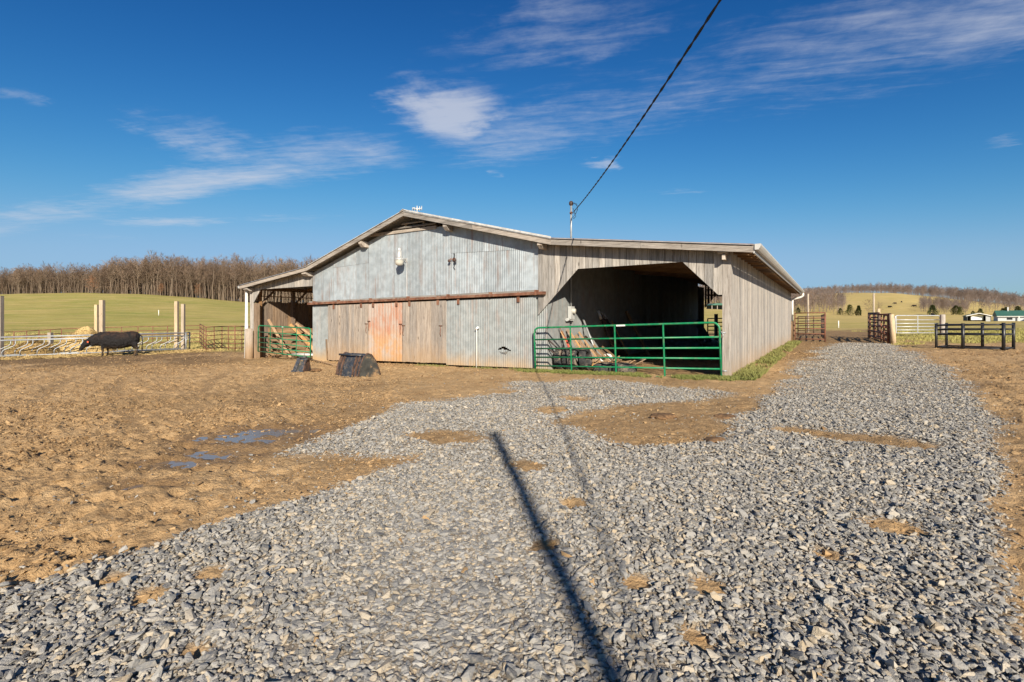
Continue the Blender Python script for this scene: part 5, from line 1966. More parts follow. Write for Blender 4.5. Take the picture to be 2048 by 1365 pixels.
def cow_mesh():
    mb = MB()
    # body along -x (head end) to +x (rump)
    X = (1, 0, 0)
    ring_loft(mb, [((-0.90, 0, 0.98), 0.10, 0.18, X), ((-0.82, 0, 0.94), 0.24, 0.36, X), ((-0.6, 0, 0.90), 0.32, 0.45, X), ((-0.3, 0, 0.86), 0.37, 0.46, X), ((0.08, 0, 0.84), 0.40, 0.46, X),
                   ((0.4, 0, 0.88), 0.38, 0.44, X), ((0.68, 0, 0.94), 0.33, 0.40, X), ((0.86, 0, 0.98), 0.26, 0.34, X), ((0.97, 0, 0.99), 0.13, 0.22, X)])
    # neck and head reaching down
    ring_loft(mb, [((-0.66, 0, 0.98), 0.24, 0.38, (-1, 0, -0.2)), ((-0.95, 0, 0.90), 0.20, 0.32, (-1, 0, -0.35)), ((-1.2, 0, 0.78), 0.15, 0.23, (-1, 0, -0.6)), ((-1.34, 0, 0.72), 0.14, 0.175, (-1, 0, -0.9)),
                   ((-1.48, 0, 0.58), 0.105, 0.125, (-0.7, 0, -1)), ((-1.57, 0, 0.44), 0.085, 0.095, (-0.5, 0, -1)), ((-1.61, 0, 0.36), 0.075, 0.075, (-0.4, 0, -1)), ((-1.625, 0, 0.32), 0.05, 0.05, (-0.4, 0, -1))])
    for sg in (-1, 1):
        ring_loft(mb, [((-1.27, sg * 0.1, 0.84), 0.02, 0.03, (0.2, sg, 0.1)), ((-1.24, sg * 0.2, 0.85), 0.025, 0.06, (0.2, sg, 0.0)), ((-1.22, sg * 0.29, 0.83), 0.01, 0.025, (0.2, sg, -0.1))], 8)
    D = (0, 0, -1)
    for sg, fx, hx in ((-1, 0.0, 0.0), (1, 0.16, -0.14)):
        # front legs
        ring_loft(mb, [((-0.62 + fx, sg * 0.17, 0.85), 0.10, 0.15, D), ((-0.63 + fx, sg * 0.17, 0.62), 0.085, 0.11, D), ((-0.63 + fx, sg * 0.17, 0.42), 0.06, 0.065, D), ((-0.64 + fx, sg * 0.17, 0.36), 0.062, 0.065, D),
                       ((-0.63 + fx, sg * 0.17, 0.22), 0.04, 0.045, D), ((-0.63 + fx, sg * 0.17, 0.09), 0.045, 0.05, D), ((-0.65 + fx, sg * 0.17, 0.04), 0.058, 0.065, D), ((-0.66 + fx, sg * 0.17, 0.0), 0.062, 0.075, D)], 10)
        # hind legs: knee forward, hock backward
        ring_loft(mb, [((0.70 + hx, sg * 0.17, 0.95), 0.13, 0.24, D), ((0.74 + hx, sg * 0.18, 0.72), 0.115, 0.20, (0.1, 0, -1)), ((0.78 + hx, sg * 0.18, 0.55), 0.085, 0.12, (0.35, 0, -1)), ((0.89 + hx, sg * 0.17, 0.40), 0.055, 0.075, (0.2, 0, -1)),
                       ((0.89 + hx, sg * 0.17, 0.25), 0.042, 0.05, D), ((0.87 + hx, sg * 0.17, 0.10), 0.045, 0.052, D), ((0.85 + hx, sg * 0.17, 0.04), 0.058, 0.065, D), ((0.84 + hx, sg * 0.17, 0.0), 0.062, 0.075, D)], 10)
    me = mb.mesh('cow', M['cow'])
    return me


def make_cow(loc, rz, s, label, detail=True):
    me = cow_mesh()
    o = bpy.data.objects.new('cow', me)
    COL.objects.link(o)
    o.location, o.rotation_euler, o.scale = loc, (0, 0, rz), (s, s, s)
    md = o.modifiers.new('join', 'REMESH')
    md.mode = 'VOXEL'
    md.voxel_size = 0.028
    md.use_smooth_shade = True
    sm = o.modifiers.new('soft', 'SMOOTH')
    sm.factor, sm.iterations = 0.5, 3
    tex = bpy.data.textures.new('shag', 'CLOUDS')
    tex.noise_scale = 0.12
    dp = o.modifiers.new('shag', 'DISPLACE')
    dp.texture, dp.strength, dp.mid_level = tex, 0.07, 0.5
    tag(o, label, 'cow')
    MB().tube([(0.96, 0, 1.16), (1.08, 0, 1.04), (1.10, 0, 0.75), (1.08, 0, 0.45)], [0.035, 0.03, 0.022, 0.02], 8).lathe([(0.02, 0.08), (0.045, 0), (0.035, -0.12), (0.0, -0.2)], 8, (1.08, 0, 0.42)).build('tail', M['cow'], o, center=False)
    MB().box(-1.27, -1.205, -0.285, -0.275, 0.76, 0.84).build('ear_tag', M['orange'], o, center=False)
    return o


cp = at(236, 27.0)
yaw = math.atan2(FB.y - FA.y, FB.x - FA.x) - 0.12
cow = make_cow(cp, yaw, 0.98, 'shaggy black cow with an orange ear tag eating at the feeder')

# ------------------------------------------------------------------ pipe panels
def pipe_panel(name, A, B, h, nrail, nup, mat, label, cat='fence panel', group=None, r=0.024, low=0.15, endr=None, upr=None):
    d = B - A
    L = math.hypot(d.x, d.y)
    t = empty(name, A, math.atan2(d.y, d.x), label, cat, group)
    sl = d.z / L
    def P(x, z): return (x, 0, z + sl * x)
    for k in range(nrail):
        z = low + (h - low) * k / (nrail - 1)
        MB().tube([P(0, z), P(L, z)], r, 8).build('rail', M[mat], t)
    for k in range(nup):
        x = L * k / (nup - 1)
        rr = (endr or r * 1.15) if k in (0, nup - 1) else (upr or r)
        MB().tube([P(x, -0.03), P(x, h + 0.01)], rr, 8).build('upright', M[mat], t)
    return t


# brown fence along the pasture on the left
fpx = [(-95, 32.5), (28, 34.0), (78, 35.0), (123, 36.0), (210, 37.0), (276, 37.5), (335, 38.0), (400, 38.0)]
labs = ['rusty brown pipe fence section at the far left edge', 'rusty brown pipe fence section behind the low hay heap', 'rusty brown pipe fence section left of the tall hay heap', 'rusty brown pipe fence section behind the tall hay heap',
        'rusty brown pipe fence section behind the cow', 'rusty brown pipe fence section right of the cow', 'rusty brown pipe fence section behind the right pair of posts']
for k in range(7):
    pipe_panel('pipe_fence', at(*fpx[k]), at(*fpx[k + 1]), 1.38, 5, 3, 'rust_pipe', labs[k], group='brown pipe fence along the pasture', r=0.026)
cor = [(412, 31.0), (444, 32.4), (470, 30.5), (497, 31.8), (520, 33.0)]
labs = ['rusty corral panel left in the zigzag by the barn corner', 'rusty corral panel second in the zigzag by the barn corner', 'rusty corral panel third in the zigzag, bent toward the yard', 'rusty corral panel running behind the barn post']
pipe_panel('corral_panel', at(400, 38.0), at(412, 31.0), 1.5, 6, 4, 'rust_pipe', 'rusty corral panel seen end on, joining fence and zigzag', group='rusty corral panels by the left shed', r=0.026)
for k in range(4):
    pipe_panel('corral_panel', at(*cor[k]), at(*cor[k + 1]), 1.5, 6, 3, 'rust_pipe', labs[k], group='rusty corral panels by the left shed', r=0.026)

# right of the barn: brown panels on either side of the gap
pipe_panel('corral_panel', at(1590, 29.8), at(1650, 28.6), 1.68, 6, 2, 'rust_pipe', 'rusty brown panel closing the space beside the barn, facing the yard', group='rusty corral panels right of the barn', r=0.03)
MB()
pipe_panel('corral_panel', at(1650.5, 28.7), at(1643, 36.0), 1.55, 6, 4, 'dark_pipe', 'dark brown panel running back from the rusty one', group='rusty corral panels right of the barn', r=0.03)
pipe_panel('corral_panel', at(1596, 36.6), at(1643, 36.3), 1.5, 5, 4, 'dark_pipe', 'dark brown panel parallel behind the rusty one', group='rusty corral panels right of the barn', r=0.03)
pipe_panel('corral_panel', at(1781, 25.6), at(1757, 31.0), 1.5, 5, 3, 'dark_pipe', 'dark tilted panel leaning on the stout wooden post', group='dark panels at the right of the gap', r=0.045)
pipe_panel('corral_panel', at(1776, 26.0), at(1740, 32.5), 1.55, 5, 4, 'rust_pipe', 'rusty panel stacked behind the dark tilted one', group='dark panels at the right of the gap', r=0.04)
pipe_panel('corral_panel', at(1758, 31.2), at(1737, 33.0), 1.62, 6, 3, 'dark_pipe', 'dark panel at the far end of the stacked ones', group='dark panels at the right of the gap', r=0.04)
pipe_panel('corral_panel', at(1779, 25.9), at(1768, 26.6), 1.45, 6, 2, 'rust_pipe', 'short rusty panel end standing against the stout wooden post', group='dark panels at the right of the gap', r=0.03)


def round_post(px, y, h, r, label, mat='pale_post', group=None, lean=0.0, name='wooden_post'):
    p = at(px, y, -0.3)
    o = MB().tube([(0, 0, 0), (lean, 0, h + 0.3)], [r, r * 0.92], 12).build(name, M[mat], None, center=False)
    o.location = p
    return tag(o, label, 'post', group)


round_post(1788, 25.0, 1.5, 0.115, 'stout pale wooden post between dark panels and silver gate', lean=-0.12)
round_post(1885, 33.6, 1.45, 0.16, 'stout brown wooden post at the right end of the silver gate', 'post')
round_post(1881, 33.5, 1.42, 0.03, 'thin dark steel post beside the silver gate', 'dark_pipe', name='steel_post')
round_post(1616, 46.0, 3.55, 0.085, 'tall pale pole standing behind the rusty panel beside the barn', 'pale_post')
round_post(1747.5, 52.0, 3.75, 0.10, 'tall pale pole standing behind the dark panels', 'pale_post')
round_post(1757, 44.0, 2.05, 0.14, 'short pale post stub behind the dark panels', 'pale_post')
A, B = at(1790, 33.5), at(1880, 34.0)
d = B - A
g = tube_gate('farm_gate', math.hypot(d.x, d.y), 1.17, 6, (0.06, math.hypot(d.x, d.y) * 0.49,), M['galv_white'], 'silver galvanised gate in the pasture fence on the right', 'gate', gaps=(0.0, 0.2, 0.42, 0.64, 0.88), r=0.03)
g.location = A + Vector((0, 0, 0.25))
g.rotation_euler = (0, 0, math.atan2(d.y, d.x))


def black_feeder():
    c = [Vector(p) for p in (at(1872.5, 21.2), at(2007, 19.2), at(2027, 19.9), at(1893, 21.9))]
    base = c[0].copy()
    t = empty('black_feeder', base, 0, 'long black plastic rail feeder standing on the dirt at the right', 'feeder')
    c = [p - base for p in c]
    H = 1.02
    def post(p, r): MB().tube([p, p + Vector((0, 0, H + 0.04))], r, 12).build('post', M['black_plastic'], t)
    mids = [c[0].lerp(c[1], 0.42), c[3].lerp(c[2], 0.56)]
    for p, r in ((c[0], 0.05), (c[1], 0.058), (c[2], 0.055), (c[3], 0.05), (mids[0], 0.06), (mids[1], 0.055)):
        post(p, r)
    for a, b in ((0, 1), (1, 2), (2, 3), (3, 0)):
        for z in (0.06, 0.60, 0.80, 0.985):
            MB().tube([c[a] + Vector((0, 0, z)), c[b] + Vector((0, 0, z))], 0.031, 10).build('rail', M['black_plastic'], t)


black_feeder()

# dark pipe gate across the far end of the right shed
A, B = Vector(b2w(4.95, 22.6)), Vector(b2w(1.2, 22.6))
pipe_panel('corral_panel', A, B, 1.45, 6, 3, 'dark_pipe', 'dark pipe panel seen through the far end of the right shed', r=0.035)
x, y, z = b2w(4.35, 22.2)
o = MB().bar((0, 0, -0.3), (0, 0, 1.75), 0.18, 0.18, (0, 1, 0)).build('wooden_post', M['dark_pipe'], None, center=False)
o.location = (x, y, z)
tag(o, 'dark square post at the far end of the right shed', 'post')
x, y, z = b2w(3.55, 22.3)
o = MB().bar((0, 0, -0.3), (0, 0, 1.45), 0.16, 0.16, (0, 1, 0)).box(-0.14, 0.14, -0.14, 0.14, 1.452, 1.56).build('capped_post', M['dark_pipe'], None, center=False)
o.location = (x, y, z)
tag(o, 'dark capped post seen past the gate hinge at the far end of the shed', 'post')
for (px, y, h, lab) in ((317.5, 92.0, 1.0, 'thin white marker stake in the left pasture'), (1677, 62.0, 0.9, 'thin white marker stake in the right pasture')):
    p = at(px, y)
    o = MB().tube([(0, 0, -0.1), (0, 0, h)], 0.06, 6).build('marker_stake', M['white'], None, center=False)
    o.location = p
    tag(o, lab, 'stake')

# ------------------------------------------------------------------ far buildings
def house():
    px0, px1, y0 = 1993, 2150, 150.0
    A, B = at(px0, y0), at(px1, y0 + 8)
    zb = min(A.z, B.z) - 0.4
    L = 24.0
    t = empty('farm_house', (A.x, A.y, zb), -0.66, 'long white house with a green metal roof at the right edge', 'house')
    t.scale = (1, 1, 0.68)
    W, wh, rh = 9.0, 2.9, 2.55
    MB().box(0.3, L, 0, W, 0, wh).build('wall', M['house_wall'], t)
    mb = MB()
    mb.prism([(-0.5, wh), (W + 0.5, wh), (W / 2, wh + rh)], 'x', 0, L + 0.4)
    mb.build('roof', M['house_roof'], t)
    MB().box(0, L, -0.6, -0.52, wh - 0.25, wh - 0.02).build('eave_trim', M['white'], t)
    for (a, b, z0, z1) in ((2.2, 3.4, 1.3, 2.3), (10.5, 12.6, 1.0, 2.3), (16, 17.4, 1.0, 2.3)):
        MB().box(a, b, -0.04, -0.005, z0, z1).build('window', M['house_dark'], t)
    MB().box(7.2, 9.2, -2.2, -0.005, 0, wh - 0.3).build('porch_wall', M['house_wall'], t)
    MB().prism([(6.9, wh - 0.3), (9.5, wh - 0.3), (8.2, wh + 0.9)], 'y', -2.4, 0.3).build('porch_roof', M['house_roof'], t)
    for x in (4.6, 9.6, 11.9):
        MB().box(x, x + 0.25, -0.6, -0.4, 0, wh).build('porch_post', M['white'], t)
    MB().tube([(2.9, 4.0, wh + 1.5), (2.9, 4.0, wh + 4.0)], 0.14, 8).build('vent_pipe', M['white'], t)


house()


def machine_shed():
    y0 = 140.0
    A = at(1934, y0)
    t = empty('machine_shed', (A.x, A.y, A.z - 0.2), -0.6, 'small dark open shed with a white trailer inside, left of the green roofed house', 'shed')
    W, D, h, rh = 4.9, 6.0, 1.75, 0.75
    MB().box(0, 0.12, 0, D, 0, h).build('side_wall', M['shed_wall'], t)
    MB().box(W - 0.12, W, 0, D, 0, h).build('side_wall', M['shed_wall'], t)
    MB().box(W - 1.05, W - 0.121, 0, 0.1, 0, h).build('front_wall', M['grey_steel'], t)
    MB().box(0.121, W - 0.121, D - 0.12, D, 0, h).build('rear_wall', M['shed_wall'], t)
    mb = MB()
    mb.add([(-0.25, -0.3, h), (W / 2, -0.3, h + rh), (W + 0.25, -0.3, h), (-0.25, D, h), (W / 2, D, h + rh), (W + 0.25, D, h),
            (-0.25, -0.3, h - 0.16), (W / 2, -0.3, h + rh - 0.16), (W + 0.25, -0.3, h - 0.16), (-0.25, D, h - 0.16), (W / 2, D, h + rh - 0.16), (W + 0.25, D, h - 0.16)],
           [(0, 1, 4, 3), (1, 2, 5, 4), (6, 9, 10, 7), (7, 10, 11, 8), (0, 6, 7, 1), (1, 7, 8, 2), (3, 4, 10, 9), (4, 5, 11, 10), (0, 3, 9, 6), (2, 8, 11, 5)])
    mb.build('roof', M['house_roof'], t)
    MB().bar((-0.25, -0.34, h - 0.08), (W / 2, -0.34, h + rh - 0.08), 0.08, 0.16).bar((W / 2, -0.34, h + rh - 0.08), (W + 0.25, -0.34, h - 0.08), 0.08, 0.16).build('gable_trim', M['white'], t)
    q = empty('trailer', (A.x + 1.2, A.y + 0.1, A.z), -0.6, 'white box trailer parked inside the small dark shed', 'trailer')
    MB().box(0, 2.5, 0, 3.5, 0.35, 1.55).build('box', M['white'], q)
    for x in (0.25, 2.0):
        MB().tube([(x, 0.5, 0.28), (x + 0.25, 0.5, 0.28)], 0.28, 12).build('wheel', M['rubber'], q)


machine_shed()


def far_shelter():
    y0 = 185.0
    A = at(1424, y0)
    t = empty('field_shelter', (A.x, A.y, A.z - 0.1), 0.1, 'low green roofed shelter in the pasture seen through the right shed', 'shelter')
    t.scale = (1.9, 1.5, 1.3)
    MB().prism([(-0.3, 1.2), (3.6, 1.2), (3.3, 1.75), (0.8, 1.75)], 'y', -0.2, 3.0).build('roof', M['house_roof'], t)
    for x in (0.0, 1.1, 2.2, 3.3):
        MB().box(x - 0.06, x + 0.06, 0, 0.12, 0, 1.19).build('post', M['post'], t)
    MB().box(0, 3.3, 2.7, 2.8, 0, 1.19).build('rear_wall', M['shed_wall'], t)


far_shelter()

# distant cattle on the hill
dots = [(1790, 330, 'dark cow grazing on the hillside, uppermost of the distant ones'), (1779, 290, 'dark cow grazing on the hillside above the dark panels'), (1803, 360, 'small dark cow highest on the golden slope'), (1829, 300, 'dark cow grazing right of the others on the golden slope'), (1865, 205, 'dark cow near the dark cedars at the slope foot')]
m = cow_mesh()
for k, (px, y, lab) in enumerate(dots):
    o = bpy.data.objects.new('cow', m)
    COL.objects.link(o)
    x = (px - 1024) / 1000 * y
    o.location = (x, y, bz(x, y) + float(micro(np.array([x]), np.array([y]), np.ones(1), np.zeros(1), np.zeros(1))[0]))
    o.rotation_euler = (0, 0, k * 1.9)
    tag(o, lab, 'cow', 'distant cattle on the hill')

# ------------------------------------------------------------------ trees
class TB:
    def __init__(self):
        self.v, self.q, self.mi = [], [], []

    def limb(self, pts, r0, r1, n, mi=0):
        b0 = len(self.v)
        m = len(pts)
        for i, p in enumerate(pts):
            if i < m - 1: d = pts[i + 1] - p
            else: d = p - pts[i - 1]
            d = d / (np.linalg.norm(d) + 1e-9)
            ref = np.array([1.0, 0, 0]) if abs(d[2]) > 0.7 else np.array([0, 0, 1.0])
            sx = np.cross(d, ref)
            sx /= np.linalg.norm(sx)
            sy = np.cross(d, sx)
            r = r0 + (r1 - r0) * i / (m - 1)
            for k in range(n):
                a = 2 * PI * k / n
                self.v.append(p + sx * math.cos(a) * r + sy * math.sin(a) * r)
        for i in range(m - 1):
            for k in range(n):
                k2 = (k + 1) % n
                self.q.append((b0 + i * n + k, b0 + i * n + k2, b0 + (i + 1) * n + k2, b0 + (i + 1) * n + k))
                self.mi.append(mi)

    def blade(self, p, d, w, mi=1):
        b = len(self.v)
        s = np.cross(d, np.array([0.3, -0.5, 0.8]))
        s = s / (np.linalg.norm(s) + 1e-9) * w
        self.v += [p - s, p + s, p + d * 0.6 + s * 0.6, p + d - s * 0.1]
        self.q.append((b, b + 1, b + 2, b + 3))
        self.mi.append(mi)


def bare_tree(seed, h, spread=0.26, first=0.35, nprim=15, leafy=0.0, far=False, twr=0.02):
    r = np.random.default_rng(seed)
    trunk, crown = TB(), TB()
    top = h * 0.9
    k = 6
    pts = [np.array([0, 0, -0.4])]
    p = np.zeros(3)
    drift = r.normal(0, 0.03, 3)
    for i in range(1, k + 1):
        p = np.array([drift[0] * i * h * 0.25, drift[1] * i * h * 0.25, top * i / k]) + r.normal(0, 0.012 * h, 3) * np.array([1, 1, 0])
        pts.append(p)
    R = h * 0.0105
    trunk.limb(pts, R, R * 0.15, 5)
    P = np.array(pts)
    def on(u):
        f = u * (len(P) - 1)
        i = min(int(f), len(P) - 2)
        return P[i] + (P[i + 1] - P[i]) * (f - i)
    for a in range(nprim):
        u = first + (1 - first) * (a + r.random() * 0.8) / nprim
        b = on(min(u, 0.99))
        az = a * 2.4 + r.uniform(-0.5, 0.5)
        up = r.uniform(0.6, 1.5)
        d = np.array([math.cos(az), math.sin(az), up])
        d /= np.linalg.norm(d)
        ln = h * spread * (1.25 - 0.75 * (u - first) / (1 - first)) * r.uniform(0.7, 1.2)
        mid = b + d * ln * 0.5 + r.normal(0, 0.04 * ln, 3)
        end = b + d * ln + np.array([0, 0, 0.12 * ln]) + r.normal(0, 0.05 * ln, 3)
        crown.limb([b, mid, end], R * 0.42 * (1.15 - u * 0.7), R * 0.08, 3, 0)
        for c in range(5):
            v = 0.25 + 0.75 * (c + r.random() * 0.6) / 5
            q = b + (mid - b) * min(v * 2, 1) if v < 0.5 else mid + (end - mid) * (v - 0.5) * 2
            d2 = d * 0.5 + r.normal(0, 0.55, 3) + np.array([0, 0, 0.45])
            d2 /= np.linalg.norm(d2)
            l2 = ln * r.uniform(0.25, 0.5)
            e2 = q + d2 * l2
            crown.limb([q, e2], R * 0.12, R * 0.05, 3, 0)
            for t_ in range(8):
                w = r.uniform(0.2, 1.0)
                s = q + (e2 - q) * w
                d3 = d2 * 0.6 + r.normal(0, 0.5, 3) + np.array([0, 0, 0.3])
                d3 = d3 / np.linalg.norm(d3) * h * r.uniform(0.035, 0.085)
                crown.blade(s, d3, twr * r.uniform(0.6, 1.2))
                if leafy and r.random() < leafy:
                    for z in range(3):
                        dl = r.normal(0, 1, 3)
                        dl = dl / np.linalg.norm(dl) * 0.16
                        crown.blade(s + r.normal(0, 0.25, 3), dl, 0.08, 2)
    def mk(tb, name):
        me = np_mesh(name, np.array(tb.v), np.array(tb.q), None)
        me.materials.append(M['bark_far'] if far else M['bark'])
        me.materials.append(M['bark_far'] if far else M['twig'])
        me.materials.append(M['oak_leaf'])
        me.polygons.foreach_set('material_index', np.array(tb.mi, np.int32))
        return me
    return mk(trunk, 'trunk'), mk(crown, 'crown')


def joined(tr, cr, name):
    """trunk and crown as one mesh for the far-off wood"""
    bm = bmesh.new()
    bm.from_mesh(tr)
    bm.from_mesh(cr)
    me = bpy.data.meshes.new(name)
    bm.to_mesh(me)
    bm.free()
    for q in cr.materials: me.materials.append(q)
    return me


TREES = [bare_tree(500 + k, 16.0, 0.19 + 0.02 * (k % 3), 0.32 + 0.05 * (k % 3), 15 + k % 3) for k in range(6)]
LEAFY = bare_tree(520, 9.0, 0.34, 0.16, 16, leafy=0.75)
SCRUB = [bare_tree(530 + k, 7.0, 0.36, 0.14, 16, twr=0.03) for k in range(3)]
FAR_T = [bare_tree(540 + k, 15.0, 0.26, 0.25, 12, far=True, twr=0.05) for k in range(4)]
WOOD_SRC = source_collection('wood sources', [joined(a, b, 'woodland_tree') for a, b in TREES[:4]] + [joined(*s, 'scrub') for s in SCRUB[:2]])
FAR_SRC = source_collection('far wood sources', [joined(a, b, 'ridge_tree') for a, b in FAR_T])


def far_z(x, y):
    x, y = np.asarray(x, float), np.asarray(y, float)
    o = np.ones(x.shape)
    return base_z(x, y) + micro(x, y, o, o * 0, o * 0)


def plant(name, pair, x, y, s, rz, label, cat, group, sz=None):
    z = float(far_z(np.array([x]), np.array([y]))[0])
    t = empty(name, (x, y, z), rz, label, cat, group)
    t.scale = (s, s, (sz or s))
    for me, nm in zip(pair, ('trunk', 'crown')):
        o = bpy.data.objects.new(nm, me)
        COL.objects.link(o)
        o.parent = t
    return t


# edge of the left wood: tree line depth and height by photo column
def wood_edge(px):
    return float(np.interp(px, [-300, 0, 170, 200, 420, 500, 700], [268, 266, 266, 255, 250, 245, 240]))


def wood_h(px):
    return float(np.interp(px, [-300, 0, 60, 150, 185, 230, 300, 400, 500, 620], [13, 14, 15.5, 14.5, 14.5, 18.5, 20, 20, 21.5, 22])) / 16.0


px = -60.0
k = 0
while px < 640:
    y = wood_edge(px) + random.uniform(-2.0, 3.5)
    x = (px - 1024) / 1000 * y
    s = wood_h(px) * random.uniform(0.8, 1.08)
    plant('bare_tree', TREES[k % 6], x, y, s, random.uniform(0, 6.28), 'leafless grey tree in the front edge of the wood above the left pasture', 'tree', 'front trees of the left wood', s * random.uniform(0.95, 1.1))
    px += random.uniform(4.5, 9.5)
    k += 1
plant('oak_tree', LEAFY, (183 - 1024) / 1000 * 250, 250, 1.0, 1.0, 'small tree with rusty brown leaves at the break in the left tree line', 'tree', None)
plant('oak_tree', LEAFY, (395 - 1024) / 1000 * 243, 243, 0.8, 2.0, 'low rusty leaved tree in front of the tall grey trunks, near the barn', 'tree', None)
plant('oak_tree', LEAFY, (322 - 1024) / 1000 * 246, 246, 0.65, 3.0, 'smallest rusty leaved tree under the tall wood edge', 'tree', None)


def wood_mass(name, n, f, src, nsrc, label, smin, smax):
    r_ = np.random.default_rng(len(name) + n)
    px, y, sc = f(r_, n)
    x = (px - 1024) / 1000 * y
    z = far_z(x, y)
    s = sc * r_.uniform(smin, smax, n)
    scatter(name, np.stack([x, y, z], -1), np.stack([r_.normal(0, 0.02, n), r_.normal(0, 0.02, n), r_.uniform(0, 6.28, n)], -1), np.stack([s, s, s * r_.uniform(0.95, 1.1, n)], -1), r_.integers(0, nsrc, n), src, label)


def left_wood(r_, n):
    px = r_.uniform(-140, 680, n)
    y = np.array([wood_edge(q) for q in px]) + 3 + r_.random(n) ** 1.3 * 95
    return px, y, np.array([wood_h(q) for q in px])


wood_mass('left_wood', 3000, left_wood, WOOD_SRC, 6, 'leafless grey brown wood filling the rise above the left pasture', 0.7, 1.05)


def right_ridge(r_, n):
    px = r_.uniform(1380, 2250, n)
    lo = np.interp(px, [1380, 1580, 1650, 1690, 1720, 1800, 1850, 1900, 1960, 2048, 2250], [330, 330, 420, 520, 560, 575, 560, 540, 520, 500, 480])
    y = lo + r_.random(n) ** 1.2 * np.interp(px, [1380, 1700, 1750, 2048], [420, 300, 190, 260])
    return px, y, np.interp(px, [1380, 1600, 1680, 1800, 1900, 1960, 2048], [0.55, 0.5, 0.62, 0.75, 0.85, 0.95, 0.72])


wood_mass('ridge_wood', 2600, right_ridge, FAR_SRC, 4, 'leafless purple brown wood along the hill ridge on the right', 0.75, 1.15)


def right_low(r_, n):
    px = np.concatenate([r_.uniform(1400, 1690, int(n * 0.5)), r_.uniform(1840, 1935, int(n * 0.24)), r_.uniform(1935, 2250, n - int(n * 0.5) - int(n * 0.24))])
    m = px < 1700
    m2 = (px >= 1700) & (px < 1935)
    y = np.where(m, 212 + r_.random(n) * 120, np.where(m2, 250 + r_.random(n) * 90, 270 + r_.random(n) * 200))
    return px, y, np.where(m, 0.62 + 0.25 * np.clip((1600 - px) / 100, 0, 1), np.where(m2, 0.42, 0.55))


wood_mass('hill_scrub', 900, right_low, FAR_SRC, 4, 'leafless scrub and small trees at the foot of the right hills', 0.55, 1.1)


def cedar(seed, h, wd):
    r = np.random.default_rng(seed)
    tr, cr = TB(), TB()
    tr.limb([np.array([0, 0, -0.3]), np.array([0, 0, h * 0.9])], h * 0.03, h * 0.005, 5)
    for k in range(1500):
        u = r.random() ** 0.8
        z = h * (0.04 + 0.94 * u)
        lob = 0.75 + 0.35 * math.sin(9 * u + seed) * 0.5 + 0.25 * r.random()
        R = wd * (1 - u) ** 0.55 * lob + 0.1
        a = r.uniform(0, 6.28)
        R *= 0.8 + 0.25 * math.sin(3 * a + seed + 5 * u)
        q = R * math.sqrt(r.uniform(0.25, 1))
        p = np.array([math.cos(a) * q, math.sin(a) * q, z])
        d = np.array([math.cos(a), math.sin(a), r.uniform(-0.2, 0.9)]) + r.normal(0, 0.4, 3)
        d = d / np.linalg.norm(d) * h * r.uniform(0.05, 0.10)
        cr.blade(p, d, h * 0.022, 0)
    def mk(tb, nm, mat):
        me = np_mesh(nm, np.array(tb.v), np.array(tb.q), mat)
        return me
    return mk(tr, 'trunk', M['bark']), mk(cr, 'crown', M['cedar'])


CED = [cedar(600, 4.6, 2.9), cedar(601, 5.2, 1.7), cedar(602, 4.6, 2.6)]
for (px, y, k, s, lab) in ((1700, 200, 2, 0.95, 'rounded green cedar at the foot of the golden hill, left of the pointed one'), (1717, 198, 1, 0.8, 'pointed green cedar at the foot of the golden hill'),
                           (1681, 204, 0, 0.62, 'low dark cedar among the bare trees left of the rounded one'), (1596, 205, 0, 0.55, 'dark cedar close to the barn downspout below the wooded hill'),
                           (1865, 215, 2, 0.98, 'dark round cedar at the slope foot behind the silver gate'), (1912, 225, 0, 0.95, 'dark cedar left of a second one behind the black feeder'), (1920, 228, 2, 0.85, 'dark cedar right of its twin behind the black feeder'),
                           (1883, 365, 2, 1.0, 'small dark cedar high on the slope, leftmost of three'), (1899, 360, 2, 0.85, 'small dark cedar high on the slope, middle of three'), (1912, 352, 2, 0.8, 'small dark cedar high on the slope, rightmost of three'),
                           (1960, 235, 2, 0.7, 'dark cedar bush above the small dark shed'), (1946, 236, 0, 0.45, 'low cedar bush above the left end of the small shed'), (2013, 235, 2, 0.9, 'dark cedar above the left end of the green roof'), (2035, 232, 2, 1.0, 'dark cedar above the green roof near the photo edge'), (2005, 240, 0, 0.75, 'slim dark cedar above the house vent pipe')):
    plant('cedar_tree', CED[k], (px - 1024) / 1000 * y, y, s, px, lab, 'cedar tree', 'dark cedars on the right hills')
for (px, y, k, s, lab) in ((1738, 190, 0, 0.95, 'bare wispy tree behind the tall pole and dark panels'), (1757, 188, 1, 0.8, 'bare wispy tree right of the tall pole behind the dark panels'), (1888, 220, 2, 1.15, 'bare grey tree between the dark cedars behind the silver gate'), (1932, 230, 0, 1.2, 'bare grey tree right of the twin cedars'),
                           (1626, 206, 1, 1.3, 'bare brown tree behind the tall pole beside the barn'), (1650, 208, 2, 1.25, 'bare brown tree left of the low dark cedar'), (1668, 210, 0, 1.2, 'bare brown tree next to the low dark cedar'), (1605, 208, 2, 1.45, 'bare brown tree close to the barn gutter')):
    plant('bare_tree', SCRUB[k], (px - 1024) / 1000 * y, y, s, px, lab, 'tree', 'bare trees at the foot of the right hills')

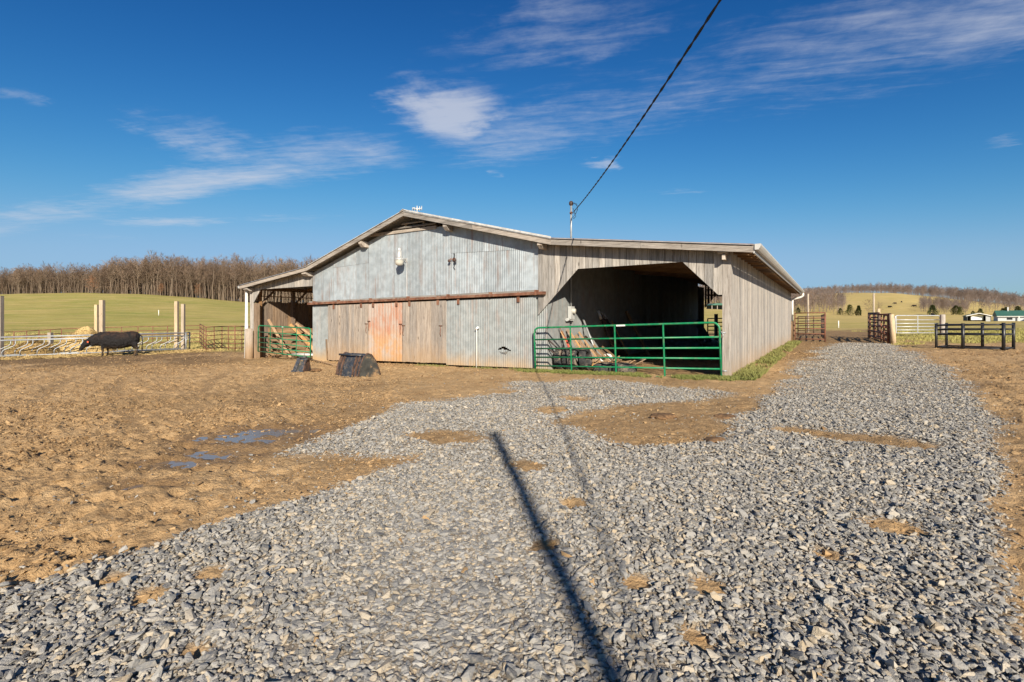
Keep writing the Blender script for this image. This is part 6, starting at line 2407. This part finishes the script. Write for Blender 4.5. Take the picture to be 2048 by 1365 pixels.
# ------------------------------------------------------------------ grass
def grass_patch(name, pts, hmin, hmax, label, seed, wd=0.006, mat=None):
    r_ = np.random.default_rng(seed)
    x, y = pts[:, 0], pts[:, 1]
    n = len(x)
    z = ground_z(x, y) - 0.01
    h = r_.uniform(hmin, hmax, n)
    a = r_.uniform(0, 6.28, n)
    lean = r_.uniform(0.1, 0.9, n) * h
    b = r_.uniform(0, 6.28, n)
    sx, sy = np.cos(a) * wd, np.sin(a) * wd
    lx, ly = np.cos(b) * lean, np.sin(b) * lean
    v = np.stack([np.stack([x - sx, y - sy, z], -1), np.stack([x + sx, y + sy, z], -1),
                  np.stack([x + lx * 0.45 + sx * 0.8, y + ly * 0.45 + sy * 0.8, z + h * 0.65], -1), np.stack([x + lx, y + ly, z + h * 0.95], -1)], 1).reshape(-1, 3)
    o = bpy.data.objects.new(name, np_mesh(name, v, np.arange(4 * n).reshape(-1, 4), mat or M['grass_blade']))
    COL.objects.link(o)
    return tag(o, label, kind='stuff')


def strip(n, s0, s1, w0, w1, seed, patch=0.45):
    r_ = np.random.default_rng(seed)
    s, w = r_.uniform(s0, s1, n), r_.uniform(w0, w1, n)
    x = BARN_C[0] - s * _cr - w * _sr
    y = BARN_C[1] - s * _sr + w * _cr
    k = fbm(x * 1.6, y * 1.6, 3, seed) > patch
    return np.stack([x[k], y[k]], -1)


grass_patch('grass', strip(20000, -0.62, -0.04, 0.0, 19.5, 41, 0.5), 0.03, 0.17, 'short green grass along the side wall', 1)
grass_patch('grass', np.concatenate([strip(9000, -0.2, 5.3, -0.75, -0.2, 42, 0.46), strip(2500, -0.6, 0.6, -0.6, 0.0, 45, 0.4), strip(1500, 4.2, 6.0, -0.6, -0.1, 49, .45)]), 0.03, 0.10, 'short green grass under the large green gate', 2)
grass_patch('grass', np.concatenate([strip(500, 7.5, 10.2, -0.35, -0.08, 43, 0.5), strip(300, 5.5, 7.5, -0.3, -0.1, 44, 0.5)]), 0.03, 0.09, 'sparse grass at the foot of the doors', 3)


def field_pts(n, px0, px1, y0, y1, seed, thr):
    r_ = np.random.default_rng(seed)
    y = r_.uniform(y0, y1, n)
    px = r_.uniform(px0, px1, n)
    x = (px - 1024) / 1000 * y
    k = fbm(x * 0.5, y * 0.5, 4, seed) > thr
    gm = masks(x, y)[0] > 0.35
    k = k & gm
    return np.stack([x[k], y[k]], -1)


grass_patch('grass', field_pts(26000, 1690, 2120, 24, 50, 46, 0.42), 0.05, 0.16, 'tufted winter grass in the near right pasture', 4, 0.014, M['winter_grass'])
grass_patch('grass', field_pts(26000, -60, 560, 31, 52, 47, 0.40), 0.05, 0.15, 'tufted winter grass in the near left pasture', 5, 0.014, M['winter_grass'])
